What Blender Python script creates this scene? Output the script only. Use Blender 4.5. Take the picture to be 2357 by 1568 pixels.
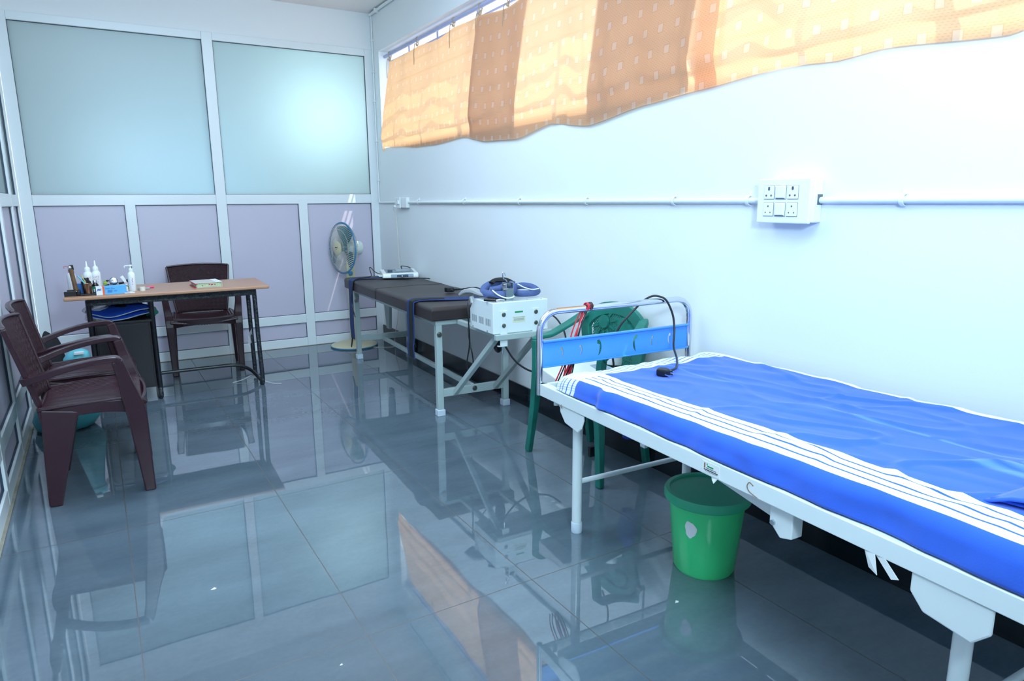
import bpy, bmesh, math, random
from math import sin, cos, pi, radians as R_, sqrt, atan2
from mathutils import Vector as V, Matrix, noise

for o in list(bpy.data.objects):
    bpy.data.objects.remove(o, do_unlink=True)
SC = bpy.context.scene
COL = SC.collection
random.seed(7)

# ------------------------------------------------------------------ camera
cam_d = bpy.data.cameras.new('camera')
cam_d.sensor_width = 36.0
cam_d.lens = 1568.94 / 2357 * 36.0
cam_d.clip_start = 0.02
cam = bpy.data.objects.new('camera', cam_d)
COL.objects.link(cam)
rt, up, fw = V((0.85555197, -0.51766343, -0.00744341)), V((0.11076055, 0.16897369, 0.97937735)), V((0.5057301, 0.83873265, -0.20190246))
cm = Matrix((rt, up, -fw)).transposed().to_4x4()
cm.translation = V((-2.323, -6.2746, 1.3098))
cam.matrix_world = cm
SC.camera = cam

# ------------------------------------------------------------------ light
W = bpy.data.worlds.new('daylight')
SC.world = W
W.use_nodes = True
bg = W.node_tree.nodes['Background']
bg.inputs[0].default_value = (0.80, 0.90, 1.0, 1)
bg.inputs[1].default_value = 1.25
SUN_DIR = V((-0.62, 0.50, -1.75)).normalized()
sd = bpy.data.lights.new('sun', 'SUN')
sd.energy = 3.0
sd.angle = R_(0.53)
sd.color = (1.0, 0.95, 0.84)
so = bpy.data.objects.new('sun', sd)
COL.objects.link(so)
so.rotation_euler = SUN_DIR.to_track_quat('-Z', 'Y').to_euler()
so.location = (3, -6, 6)


def area(name, loc, target, sx, sy, power, color):
    d = bpy.data.lights.new(name, 'AREA')
    d.shape = 'RECTANGLE'
    d.size, d.size_y = sx, sy
    d.energy = power
    d.color = color
    o = bpy.data.objects.new(name, d)
    COL.objects.link(o)
    o.location = loc
    o.rotation_euler = (V(target) - V(loc)).to_track_quat('-Z', 'Y').to_euler()
    return o


area('bounce_light', (-1.05, -5.4, 2.90), (-0.85, -4.9, 0.0), 1.7, 1.8, 25, (0.57, 0.87, 1.0))
area('room_fill_light', (-1.6, -2.4, 2.92), (-1.5, -2.2, 0.0), 2.0, 2.6, 51, (0.60, 0.80, 1.0))  # soft fill added below the ceiling to brighten the back of the room

area('camera_flash', (-1.9, -6.6, 2.0), (-1.7, -4.2, 2.96), .35, .35, 40, (0.58, 0.84, 1.0))
area('right_pane_backlight', (-.46, .62, 2.06), (-.46, 0, 2.06), .45, .45, 15, (0.75, 0.95, 1.0))  # unseen area light added behind the right pane to make its bright spot
area('left_pane_backlight', (-1.65, 1.0, 1.45), (-1.65, 0, 1.50), .9, .4, 20, (0.42, 0.72, 1.0))  # second unseen light, added to give the left pane its blue gradient

SC.view_settings.view_transform = 'Standard'
SC.view_settings.look = 'None'
SC.view_settings.gamma = 1.0
SC.view_settings.use_curve_mapping = False
SC.view_settings.exposure = 1.0


# ------------------------------------------------------------------ materials
def mat(name, col, rough=0.5, metal=0.0, spec=0.5, noise_amt=0.0, noise_scale=20.0, bump=0.0, bump_scale=60.0,
        coat=0.0, alpha=1.0, trans=0.0, emit=None):
    m = bpy.data.materials.new(name)
    m.use_nodes = True
    nt = m.node_tree
    b = nt.nodes['Principled BSDF']
    b.inputs['Base Color'].default_value = (*col, 1)
    b.inputs['Roughness'].default_value = rough
    b.inputs['Metallic'].default_value = metal
    b.inputs['Specular IOR Level'].default_value = spec
    b.inputs['Coat Weight'].default_value = coat
    b.inputs['Alpha'].default_value = alpha
    b.inputs['Transmission Weight'].default_value = trans
    tc = nt.nodes.new('ShaderNodeTexCoord')
    if noise_amt <= 0:
        noise_amt = 0.04
    n = nt.nodes.new('ShaderNodeTexNoise')
    n.inputs['Scale'].default_value = noise_scale
    n.inputs['Detail'].default_value = 4
    nt.links.new(tc.outputs['Object'], n.inputs['Vector'])
    mx = nt.nodes.new('ShaderNodeMix')
    mx.data_type = 'RGBA'
    mx.inputs[6].default_value = (*[max(0, c * (1 - noise_amt)) for c in col], 1)
    mx.inputs[7].default_value = (*[min(1, c * (1 + noise_amt)) for c in col], 1)
    nt.links.new(n.outputs[0], mx.inputs[0])
    nt.links.new(mx.outputs[2], b.inputs['Base Color'])
    if bump > 0:
        n2 = nt.nodes.new('ShaderNodeTexNoise')
        n2.inputs['Scale'].default_value = bump_scale
        n2.inputs['Detail'].default_value = 3
        nt.links.new(tc.outputs['Object'], n2.inputs['Vector'])
        bp = nt.nodes.new('ShaderNodeBump')
        bp.inputs['Strength'].default_value = bump
        bp.inputs['Distance'].default_value = 0.01
        nt.links.new(n2.outputs[0], bp.inputs['Height'])
        nt.links.new(bp.outputs[0], b.inputs['Normal'])
    return m


class NT:
    """small helper to chain math nodes"""
    def __init__(s, m):
        s.m = m
        s.nt = m.node_tree
        s.b = s.nt.nodes.get('Principled BSDF')

    def node(s, t, **kw):
        n = s.nt.nodes.new(t)
        for k, v in kw.items():
            setattr(n, k, v)
        return n

    def math(s, op, a, b=None, c=None):
        n = s.nt.nodes.new('ShaderNodeMath')
        n.operation = op
        for i, x in enumerate((a, b, c)):
            if x is None:
                continue
            if isinstance(x, (int, float)):
                n.inputs[i].default_value = x
            else:
                s.nt.links.new(x, n.inputs[i])
        return n.outputs[0]

    def mix(s, f, a, b):
        n = s.nt.nodes.new('ShaderNodeMix')
        n.data_type = 'RGBA'
        for i, x in ((0, f), (6, a), (7, b)):
            if isinstance(x, (int, float)):
                n.inputs[i].default_value = x
            elif isinstance(x, tuple):
                n.inputs[i].default_value = (*x, 1)
            else:
                s.nt.links.new(x, n.inputs[i])
        return n.outputs[2]

    def link(s, a, b):
        s.nt.links.new(a, b)

    def sep(s, v):
        n = s.nt.nodes.new('ShaderNodeSeparateXYZ')
        s.nt.links.new(v, n.inputs[0])
        return n.outputs

    def band(s, x, lo, hi):
        return s.math('MULTIPLY', s.math('GREATER_THAN', x, lo), s.math('LESS_THAN', x, hi))


M = {}
M['wall'] = mat('wall_paint', (0.82, 0.835, 0.85), 0.55, noise_amt=0.012, noise_scale=3, bump=0.03, bump_scale=90, spec=0.3)
M['ceiling'] = mat('ceiling_paint', (0.90, 0.86, 0.85), 0.7, noise_amt=0.012, noise_scale=3)
M['upvc'] = mat('white_profile', (0.80, 0.84, 0.86), 0.25, noise_amt=0.02, noise_scale=8)
M['lilac'] = mat('lilac_panel', (0.60, 0.55, 0.66), 0.33, noise_amt=0.02, noise_scale=150, bump=0.03, bump_scale=300)
M['gasket'] = mat('dark_gasket', (0.04, 0.06, 0.09), 0.5)
M['black_skirt'] = mat('black_granite', (0.006, 0.011, 0.017), 0.12, noise_amt=0.3, noise_scale=60)
M['conduit'] = mat('conduit_plastic', (0.80, 0.84, 0.84), 0.3)
M['white_plastic'] = mat('white_plastic', (0.83, 0.85, 0.85), 0.28, noise_amt=0.01)
M['hole'] = mat('socket_hole', (0.10, 0.12, 0.15), 0.6)
M['white_paint'] = mat('white_enamel', (0.78, 0.84, 0.85), 0.22, noise_amt=0.02, noise_scale=12, coat=0.2)
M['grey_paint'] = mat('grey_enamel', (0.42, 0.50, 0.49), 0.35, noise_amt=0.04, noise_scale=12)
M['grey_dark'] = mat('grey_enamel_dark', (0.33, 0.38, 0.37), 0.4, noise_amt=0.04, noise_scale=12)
M['foot_cap'] = mat('foot_cap', (0.62, 0.70, 0.78), 0.4)
M['chrome'] = mat('chrome_tube', (0.70, 0.72, 0.76), 0.12, 1.0, noise_amt=0.03, noise_scale=30)
M['steel'] = mat('brushed_steel', (0.55, 0.60, 0.63), 0.3, 1.0, noise_amt=0.05, noise_scale=60)
M['bolt'] = mat('bolt_steel', (0.35, 0.34, 0.30), 0.3, 1.0)
M['blue_panel'] = mat('blue_enamel', (0.05, 0.27, 0.80), 0.25, noise_amt=0.03, coat=0.2)
M['rexine'] = mat('brown_rexine', (0.030, 0.020, 0.020), 0.42, noise_amt=0.1, noise_scale=40, bump=0.12, bump_scale=700)
M['maroon'] = mat('maroon_plastic', (0.034, 0.010, 0.016), 0.26, noise_amt=0.12, noise_scale=8)
M['green_chair'] = mat('green_plastic', (0.010, 0.17, 0.13), 0.38, noise_amt=0.35, noise_scale=14)
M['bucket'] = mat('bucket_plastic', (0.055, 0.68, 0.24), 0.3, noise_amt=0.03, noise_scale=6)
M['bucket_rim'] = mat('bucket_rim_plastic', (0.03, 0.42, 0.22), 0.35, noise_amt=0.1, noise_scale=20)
M['wood'] = mat('laminate', (0.46, 0.235, 0.135), 0.35, noise_amt=0.04, noise_scale=10)
M['black_metal'] = mat('black_enamel', (0.010, 0.010, 0.013), 0.28, noise_amt=0.3, noise_scale=20)
M['wrap'] = mat('wrapped_film', (0.020, 0.024, 0.032), 0.18, noise_amt=0.4, noise_scale=60, bump=1.0, bump_scale=60)
M['cabinet'] = mat('cabinet_black', (0.014, 0.010, 0.012), 0.4)
M['teal'] = mat('teal_plastic', (0.05, 0.36, 0.42), 0.35)
M['black_rubber'] = mat('black_rubber', (0.006, 0.006, 0.008), 0.35)
M['black_cloth'] = mat('black_cloth', (0.008, 0.008, 0.010), 0.8, bump=0.5, bump_scale=30)
M['black_bag'] = mat('black_polythene', (0.006, 0.008, 0.010), 0.22, bump=0.7, bump_scale=25)
M['navy'] = mat('navy_webbing', (0.012, 0.035, 0.14), 0.75, noise_amt=0.15, noise_scale=200, bump=0.2, bump_scale=400)
M['pad_blue'] = mat('pad_blue', (0.075, 0.115, 0.28), 0.75, noise_amt=0.1, noise_scale=60, bump=0.2, bump_scale=200)
M['royal'] = mat('royal_blue_neoprene', (0.008, 0.055, 0.42), 0.6)
M['piping_grey'] = mat('grey_piping', (0.40, 0.50, 0.58), 0.6)
M['grey_cloth'] = mat('grey_cloth', (0.36, 0.37, 0.38), 0.8, bump=0.3, bump_scale=100)
M['white_rubber'] = mat('white_coated_rod', (0.80, 0.82, 0.84), 0.3)
M['red_wire'] = mat('red_wire', (0.62, 0.012, 0.03), 0.3)
M['paper'] = mat('white_paper', (0.80, 0.82, 0.82), 0.6)
M['label_cream'] = mat('cream_label', (0.75, 0.75, 0.52), 0.5)
M['green_ink'] = mat('green_ink', (0.01, 0.30, 0.09), 0.5)
M['blue_ink'] = mat('blue_ink', (0.02, 0.10, 0.42), 0.5)
M['red_ink'] = mat('red_ink', (0.55, 0.03, 0.12), 0.5)
M['dark_ink'] = mat('dark_ink', (0.03, 0.035, 0.05), 0.5)
M['orange_ink'] = mat('orange_ink', (0.80, 0.12, 0.02), 0.5)
M['pink'] = mat('pink_plastic', (0.85, 0.06, 0.18), 0.35)
M['soft_pink'] = mat('soft_pink_plastic', (0.55, 0.24, 0.25), 0.35)
M['bottle_white'] = mat('bottle_white', (0.82, 0.84, 0.86), 0.35)
M['fan_cream'] = mat('fan_cream_plastic', (0.62, 0.56, 0.36), 0.35, noise_amt=0.05)
M['fan_white'] = mat('fan_motor_plastic', (0.66, 0.72, 0.68), 0.35)
M['fan_blue'] = mat('fan_blue_plastic', (0.05, 0.20, 0.36), 0.35)
M['fan_blade'] = mat('fan_blade_plastic', (0.05, 0.17, 0.19), 0.3)
M['fan_wire'] = mat('fan_wire', (0.60, 0.57, 0.50), 0.35, 0.2)
M['copper'] = mat('copper_cup', (0.42, 0.22, 0.14), 0.28, 0.9, noise_amt=0.1)
M['dark_wood'] = mat('dark_wood', (0.16, 0.085, 0.04), 0.4, noise_amt=0.5, noise_scale=30)
M['amber'] = mat('dark_amber', (0.012, 0.008, 0.006), 0.12)
M['label_green'] = mat('label_green', (0.02, 0.25, 0.16), 0.5)
M['box_blue'] = mat('carton_blue', (0.10, 0.42, 0.75), 0.5)
M['box_side'] = mat('carton_side', (0.05, 0.20, 0.32), 0.5)
M['tube_cyan'] = mat('cyan_plastic', (0.12, 0.45, 0.55), 0.4)
M['lime'] = mat('lime_plastic', (0.35, 0.50, 0.06), 0.4)
M['yellow'] = mat('yellow_pencil', (0.60, 0.50, 0.15), 0.4)
M['cream'] = mat('cream_tape', (0.75, 0.72, 0.60), 0.6)
M['screen'] = mat('device_screen', (0.20, 0.25, 0.27), 0.15)
M['pages'] = mat('page_edges', (0.45, 0.58, 0.36), 0.7, noise_amt=0.4, noise_scale=120)
M['book_cover'] = mat('book_cover', (0.60, 0.53, 0.48), 0.4)
M['device_grey'] = mat('device_grey', (0.36, 0.44, 0.52), 0.3)
M['slate'] = mat('slate_plastic', (0.05, 0.08, 0.13), 0.35)
M['clear'] = mat('clear_film', (0.80, 0.82, 0.84), 0.12, alpha=0.35, bump=1.0, bump_scale=40)
M['tie'] = mat('curtain_tie', (0.42, 0.30, 0.20), 0.8)
M['dust'] = mat('cobweb', (0.45, 0.46, 0.46), 0.9, alpha=0.5)
M['rod'] = mat('rod_paint', (0.40, 0.42, 0.62), 0.5)

# floor: polished slate tiles 0.6 x 1.2 m
m = mat('floor_tile', (0.10, 0.13, 0.155), 0.05, spec=0.5)
M['floor'] = m
t = NT(m)
geo = t.node('ShaderNodeNewGeometry')
px_, py_, _ = t.sep(geo.outputs['Position'])
gx = t.math('ABSOLUTE', t.math('SUBTRACT', t.math('FRACT', t.math('DIVIDE', t.math('SUBTRACT', px_, -1.7425 - 12 * .6 - .3), 0.6)), 0.5))
gy = t.math('ABSOLUTE', t.math('SUBTRACT', t.math('FRACT', t.math('DIVIDE', t.math('SUBTRACT', py_, -3.245 - 6 * 1.195 - .5975), 1.195)), 0.5))
g = t.math('MAXIMUM', t.math('LESS_THAN', gx, 0.0030), t.math('LESS_THAN', gy, 0.0015))
n1 = t.node('ShaderNodeTexNoise')
n1.inputs['Scale'].default_value = 1.6
n1.inputs['Detail'].default_value = 6
n1.inputs['Roughness'].default_value = 0.6
mp = t.node('ShaderNodeMapping')
mp.inputs['Scale'].default_value = (1.0, 2.6, 1)
t.link(geo.outputs['Position'], mp.inputs[0])
t.link(mp.outputs[0], n1.inputs['Vector'])
rampf = t.math('MULTIPLY', t.math('SUBTRACT', n1.outputs[0], 0.3), 2.2)
base = t.mix(rampf, (0.070, 0.102, 0.132), (0.125, 0.172, 0.215))
n3 = t.node('ShaderNodeTexNoise')
n3.inputs['Scale'].default_value = 55
t.link(geo.outputs['Position'], n3.inputs['Vector'])
base = t.mix(t.math('MULTIPLY', n3.outputs[0], 0.12), base, (0.3, 0.33, 0.35))
base = t.mix(g, base, (0.055, 0.05, 0.045))
t.link(base, t.b.inputs['Base Color'])
rgh = t.math('ADD', t.math('MULTIPLY', g, 0.5), 0.02)
t.link(rgh, t.b.inputs['Roughness'])
t.b.inputs['IOR'].default_value = 1.78
t.b.inputs['Specular IOR Level'].default_value = 0.85
n4 = t.node('ShaderNodeTexNoise')
n4.inputs['Scale'].default_value = 2.3
n4.inputs['Detail'].default_value = 2
t.link(geo.outputs['Position'], n4.inputs['Vector'])
bp_ = t.node('ShaderNodeBump')
bp_.inputs['Strength'].default_value = 0.035
bp_.inputs['Distance'].default_value = 0.012
hh = t.math('SUBTRACT', n4.outputs[0], t.math('MULTIPLY', g, 0.05))
t.link(hh, bp_.inputs['Height'])
t.link(bp_.outputs[0], t.b.inputs['Normal'])

# satin frosted glass
m = mat('frosted_glass', (0.23, 0.255, 0.25), 0.30, spec=1.0, noise_amt=0.02, noise_scale=2)
M['frost'] = m
t = NT(m)
tr = t.node('ShaderNodeBsdfTranslucent')
tr.inputs[0].default_value = (0.47, 0.535, 0.545, 1)
ms = t.node('ShaderNodeMixShader')
ms.inputs[0].default_value = 0.62
out = t.nt.nodes['Material Output']
t.link(t.b.outputs[0], ms.inputs[1])
t.link(tr.outputs[0], ms.inputs[2])
t.link(ms.outputs[0], out.inputs[0])

# grey-green glass of the door side
M['frost_dark'] = mat('grey_glass', (0.16, 0.22, 0.22), 0.25, spec=0.6)

# curtain cloth: orange voile-like cotton with small printed squares
def curtain_mat(name, col, tcol, f):
    m = mat(name, col, 0.9, spec=0.1)
    t = NT(m)
    uv = t.node('ShaderNodeUVMap')
    ux, uy, _ = t.sep(uv.outputs[0])
    cx = t.math('DIVIDE', ux, 0.105)
    row = t.math('DIVIDE', uy, 0.105)
    ri = t.math('FLOOR', row)
    cx = t.math('ADD', cx, t.math('MULTIPLY', t.math('MODULO', ri, 2), 0.5))
    fx = t.math('FRACT', cx)
    fy = t.math('FRACT', row)
    sq = t.math('MULTIPLY', t.band(fx, 0.33, 0.66), t.band(fy, 0.28, 0.68))
    inner = t.math('MULTIPLY', t.band(fx, 0.36, 0.63), t.band(fy, 0.31, 0.65))
    edge = t.math('SUBTRACT', sq, inner)
    # short dashes
    dx = t.math('FRACT', t.math('ADD', t.math('DIVIDE', ux, 0.017), t.math('MULTIPLY', t.math('FLOOR', t.math('DIVIDE', uy, 0.0085)), 0.37)))
    dy = t.math('FRACT', t.math('DIVIDE', uy, 0.0085))
    dash = t.math('MULTIPLY', t.math('MULTIPLY', t.math('LESS_THAN', dx, 0.5), t.math('LESS_THAN', dy, 0.22)), t.math('SUBTRACT', 1.0, sq))
    c = t.mix(t.math('MULTIPLY', inner, 0.55), col, (0.78, 0.70, 0.64))
    c = t.mix(t.math('MULTIPLY', edge, 0.45), c, (0.35, 0.2, 0.12))
    c = t.mix(t.math('MULTIPLY', dash, 0.5), c, (0.35, 0.22, 0.14))
    t.link(c, t.b.inputs['Base Color'])
    c2 = t.mix(t.math('MULTIPLY', dash, 0.30), tcol, (0.55, 0.3, 0.15))
    c2 = t.mix(t.math('MULTIPLY', inner, 0.06), c2, (1.0, 0.85, 0.62))
    tr = t.node('ShaderNodeBsdfTranslucent')
    t.link(c2, tr.inputs[0])
    tp = t.node('ShaderNodeBsdfTransparent')
    tp.inputs[0].default_value = (1, 0.9, 0.75, 1)
    m1 = t.node('ShaderNodeMixShader')
    m1.inputs[0].default_value = f
    t.link(t.b.outputs[0], m1.inputs[1])
    t.link(tr.outputs[0], m1.inputs[2])
    m2 = t.node('ShaderNodeMixShader')
    m2.inputs[0].default_value = 0.03
    t.link(m1.outputs[0], m2.inputs[1])
    t.link(tp.outputs[0], m2.inputs[2])
    wv = t.node('ShaderNodeTexWave')
    wv.inputs['Scale'].default_value = 120
    wv.inputs['Distortion'].default_value = 2
    t.link(uv.outputs[0], wv.inputs[0])
    b_ = t.node('ShaderNodeBump')
    b_.inputs['Strength'].default_value = 0.15
    b_.inputs['Distance'].default_value = 0.002
    t.link(wv.outputs[1], b_.inputs['Height'])
    t.link(b_.outputs[0], t.b.inputs['Normal'])
    t.link(m2.outputs[0], t.nt.nodes['Material Output'].inputs[0])
    return m


M['curtain'] = curtain_mat('orange_curtain', (0.76, 0.48, 0.33), (0.95, 0.56, 0.27), 0.5)
M['curtain_fold'] = curtain_mat('orange_curtain_fold', (0.64, 0.50, 0.40), (0.70, 0.56, 0.48), 0.22)

# bed sheet: cornflower blue towel cloth with white striped borders (UV in metres: x across, y along)
m = mat('striped_sheet', (0.05, 0.2, 0.75), 0.85, spec=0.15)
M['sheet'] = m
t = NT(m)
uv = t.node('ShaderNodeUVMap')
ux, uy, _ = t.sep(uv.outputs[0])
lonb = t.band(ux, 0.0, 0.112)
lines = None
for c0 in (0.024, 0.052, 0.080):
    b1 = t.band(ux, c0, c0 + 0.006)
    lines = b1 if lines is None else t.math('MAXIMUM', lines, b1)
trb = t.math('LESS_THAN', uy, 0.145)
tl = None
for c0 in (0.035, 0.063, 0.091, 0.119):
    b1 = t.band(uy, c0, c0 + 0.006)
    tl = b1 if tl is None else t.math('MAXIMUM', tl, b1)
rib = t.math('GREATER_THAN', t.math('FRACT', t.math('DIVIDE', ux, 0.009)), 0.6)
tl = t.math('MAXIMUM', tl, t.math('MULTIPLY', t.math('MULTIPLY', rib, 0.35), t.math('LESS_THAN', ux, 0.0)))
rb = t.math('GREATER_THAN', ux, 0.715)
white = t.math('MAXIMUM', t.math('MAXIMUM', t.math('MULTIPLY', lonb, t.math('SUBTRACT', 1.0, lines)), t.math('MULTIPLY', trb, t.math('SUBTRACT', 1.0, t.math('MULTIPLY', tl, t.math('SUBTRACT', 1.0, lonb))))), rb)
nz = t.node('ShaderNodeTexNoise')
nz.inputs['Scale'].default_value = 9
nz.inputs['Detail'].default_value = 8
t.link(uv.outputs[0], nz.inputs['Vector'])
blue = t.mix(nz.outputs[0], (0.027, 0.105, 0.60), (0.042, 0.145, 0.72))
t.link(t.mix(white, blue, (0.80, 0.84, 0.85)), t.b.inputs['Base Color'])
t.b.inputs['Sheen Weight'].default_value = 0.25
n5 = t.node('ShaderNodeTexNoise')
n5.inputs['Scale'].default_value = 260
t.link(uv.outputs[0], n5.inputs['Vector'])
b_ = t.node('ShaderNodeBump')
b_.inputs['Strength'].default_value = 0.12
b_.inputs['Distance'].default_value = 0.002
t.link(n5.outputs[0], b_.inputs['Height'])
t.link(b_.outputs[0], t.b.inputs['Normal'])

# basket-weave embossed maroon plastic for chair backs
m = mat('maroon_weave', (0.034, 0.010, 0.016), 0.42, spec=0.4)
M['weave'] = m
t = NT(m)
uv = t.node('ShaderNodeUVMap')
ux, uy, _ = t.sep(uv.outputs[0])
k = 0.7071
a = t.math('MULTIPLY', t.math('ADD', ux, uy), k / 0.024)
b = t.math('MULTIPLY', t.math('SUBTRACT', ux, uy), k / 0.024)
chk = t.math('MODULO', t.math('ABSOLUTE', t.math('ADD', t.math('FLOOR', a), t.math('FLOOR', b))), 2.0)
sa = t.math('SINE', t.math('MULTIPLY', a, 2 * pi * 3))
sb = t.math('SINE', t.math('MULTIPLY', b, 2 * pi * 3))
hgt = t.math('ADD', t.math('MULTIPLY', chk, sa), t.math('MULTIPLY', t.math('SUBTRACT', 1.0, chk), sb))
b_ = t.node('ShaderNodeBump')
b_.inputs['Strength'].default_value = 0.8
b_.inputs['Distance'].default_value = 0.0016
t.link(hgt, b_.inputs['Height'])
t.link(b_.outputs[0], t.b.inputs['Normal'])


# ------------------------------------------------------------------ mesh building
class MB:
    def __init__(s, T=None):
        s.v, s.f, s.uv = [], [], None
        s.T = T or Matrix()
        s.smooth = []

    def add(s, vs, fs, smooth=False):
        n = len(s.v)
        s.v += [s.T @ V(p) for p in vs]
        s.f += [tuple(i + n for i in f) for f in fs]
        s.smooth += [smooth] * len(fs)
        return s

    def box(s, x0, x1, y0, y1, z0, z1, M_=None):
        c = [(x, y, z) for x in (x0, x1) for y in (y0, y1) for z in (z0, z1)]
        if M_ is not None:
            c = [M_ @ V(p) for p in c]
        return s.add(c, [(0, 1, 3, 2), (4, 6, 7, 5), (0, 4, 5, 1), (2, 3, 7, 6), (0, 2, 6, 4), (1, 5, 7, 3)])

    def prism(s, poly, d0, d1, axis='x'):
        """poly of 2D points extruded along axis from d0 to d1"""
        n = len(poly)
        def P(a, b, d):
            return {'x': (d, a, b), 'y': (a, d, b), 'z': (a, b, d)}[axis]
        vs = [P(a, b, d0) for a, b in poly] + [P(a, b, d1) for a, b in poly]
        fs = [tuple(range(n))[::-1], tuple(range(n, 2 * n))] + [(i, (i + 1) % n, n + (i + 1) % n, n + i) for i in range(n)]
        return s.add(vs, fs)

    def tube(s, pts, r, seg=10, smooth=0, closed=False, caps=True, flat=None):
        pts = [V(p) for p in pts]
        if smooth:
            pts = spline(pts, smooth, closed)
        n = len(pts)
        tang = []
        for i in range(n):
            if closed:
                tg = pts[(i + 1) % n] - pts[i - 1]
            else:
                tg = pts[min(i + 1, n - 1)] - pts[max(i - 1, 0)]
            tang.append(tg.normalized())
        ref = V((0, 0, 1)) if abs(tang[0].z) < 0.9 else V((1, 0, 0))
        nrm = (ref - tang[0] * ref.dot(tang[0])).normalized()
        vs, fs = [], []
        for i in range(n):
            nrm = (nrm - tang[i] * nrm.dot(tang[i])).normalized()
            bi = tang[i].cross(nrm)
            rr = r[i] if isinstance(r, (list, tuple)) and len(r) == n else (r if not isinstance(r, (list, tuple)) else r[0])
            for k in range(seg):
                a = 2 * pi * k / seg
                q = nrm * cos(a) * rr + bi * sin(a) * rr * (flat or 1)
                vs.append(pts[i] + q)
        m_ = n if closed else n - 1
        for i in range(m_):
            for k in range(seg):
                a, b = i * seg + k, i * seg + (k + 1) % seg
                c, d = ((i + 1) % n) * seg + (k + 1) % seg, ((i + 1) % n) * seg + k
                fs.append((a, b, c, d))
        s.add(vs, fs, True)
        if caps and not closed:
            s.f += [tuple(len(s.v) - len(vs) + k for k in range(seg))[::-1], tuple(len(s.v) - seg + k for k in range(seg))]
            s.smooth += [False, False]
        return s

    def cyl(s, p0, p1, r, seg=20, r1=None):
        p0, p1 = V(p0), V(p1)
        d = (p1 - p0).normalized()
        ref = V((0, 0, 1)) if abs(d.z) < 0.9 else V((1, 0, 0))
        a = (ref - d * ref.dot(d)).normalized()
        b = d.cross(a)
        r1 = r if r1 is None else r1
        vs = [p0 + (a * cos(2 * pi * k / seg) + b * sin(2 * pi * k / seg)) * r for k in range(seg)]
        vs += [p1 + (a * cos(2 * pi * k / seg) + b * sin(2 * pi * k / seg)) * r1 for k in range(seg)]
        s.add(vs, [(k, (k + 1) % seg, seg + (k + 1) % seg, seg + k) for k in range(seg)], True)
        n = len(s.v) - 2 * seg
        s.f += [tuple(n + k for k in range(seg))[::-1], tuple(n + seg + k for k in range(seg))]
        s.smooth += [False, False]
        return s

    def lathe(s, prof, seg=32, M_=None, scale=(1, 1)):
        vs, fs = [], []
        for r, z in prof:
            for k in range(seg):
                a = 2 * pi * k / seg
                p = V((r * cos(a) * scale[0], r * sin(a) * scale[1], z))
                vs.append(M_ @ p if M_ is not None else p)
        for i in range(len(prof) - 1):
            for k in range(seg):
                fs.append((i * seg + k, i * seg + (k + 1) % seg, (i + 1) * seg + (k + 1) % seg, (i + 1) * seg + k))
        s.add(vs, fs, True)
        n = len(s.v) - len(vs)
        if prof[0][0] > 1e-4:
            s.f.append(tuple(n + k for k in range(seg))[::-1]); s.smooth.append(False)
        if prof[-1][0] > 1e-4:
            s.f.append(tuple(n + (len(prof) - 1) * seg + k for k in range(seg))); s.smooth.append(False)
        return s

    def grid(s, fn, nu, nv, uvfn=None, smooth=True):
        vs, fs = [], []
        uvs = []
        for j in range(nv + 1):
            for i in range(nu + 1):
                vs.append(fn(i / nu, j / nv))
                uvs.append(uvfn(i / nu, j / nv) if uvfn else (i / nu, j / nv))
        for j in range(nv):
            for i in range(nu):
                a = j * (nu + 1) + i
                fs.append((a, a + 1, a + nu + 2, a + nu + 1))
        if s.uv is None:
            s.uv = [(0, 0)] * len(s.v)
        s.add(vs, fs, smooth)
        s.uv += uvs
        return s

    def sweep(s, pts, sizes, side, smooth=0, ends=True):
        """rectangular section: sizes = (w along side, h)"""
        pts = [V(p) for p in pts]
        sizes = [tuple(z) for z in sizes]
        if smooth:
            q = [V((a, b, 0)) for a, b in sizes]
            q = spline(q, smooth, False)
            pts = spline(pts, smooth, False)
            sizes = [(a.x, a.y) for a in q]
        n = len(pts)
        vs, fs = [], []
        sd_ = V(side).normalized()
        for i in range(n):
            tg = (pts[min(i + 1, n - 1)] - pts[max(i - 1, 0)]).normalized()
            si = (sd_ - tg * sd_.dot(tg)).normalized()
            nr = tg.cross(si)
            w, h = sizes[i]
            for a, b in ((-1, -1), (1, -1), (1, 1), (-1, 1)):
                vs.append(pts[i] + si * a * w / 2 + nr * b * h / 2)
        for i in range(n - 1):
            for k in range(4):
                fs.append((i * 4 + k, i * 4 + (k + 1) % 4, i * 4 + 4 + (k + 1) % 4, i * 4 + 4 + k))
        if ends:
            fs += [(3, 2, 1, 0), tuple(4 * (n - 1) + k for k in range(4))]
        return s.add(vs, fs, False)

    def ell(s, c, r, seg=20, rings=12, M_=None):
        prof = []
        vs, fs = [], []
        for j in range(rings + 1):
            th = pi * j / rings
            for k in range(seg):
                a = 2 * pi * k / seg
                p = V((r[0] * sin(th) * cos(a), r[1] * sin(th) * sin(a), -r[2] * cos(th)))
                if M_ is not None:
                    p = M_ @ p
                vs.append(p + V(c))
        for j in range(rings):
            for k in range(seg):
                fs.append((j * seg + k, j * seg + (k + 1) % seg, (j + 1) * seg + (k + 1) % seg, (j + 1) * seg + k))
        return s.add(vs, fs, True)

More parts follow.
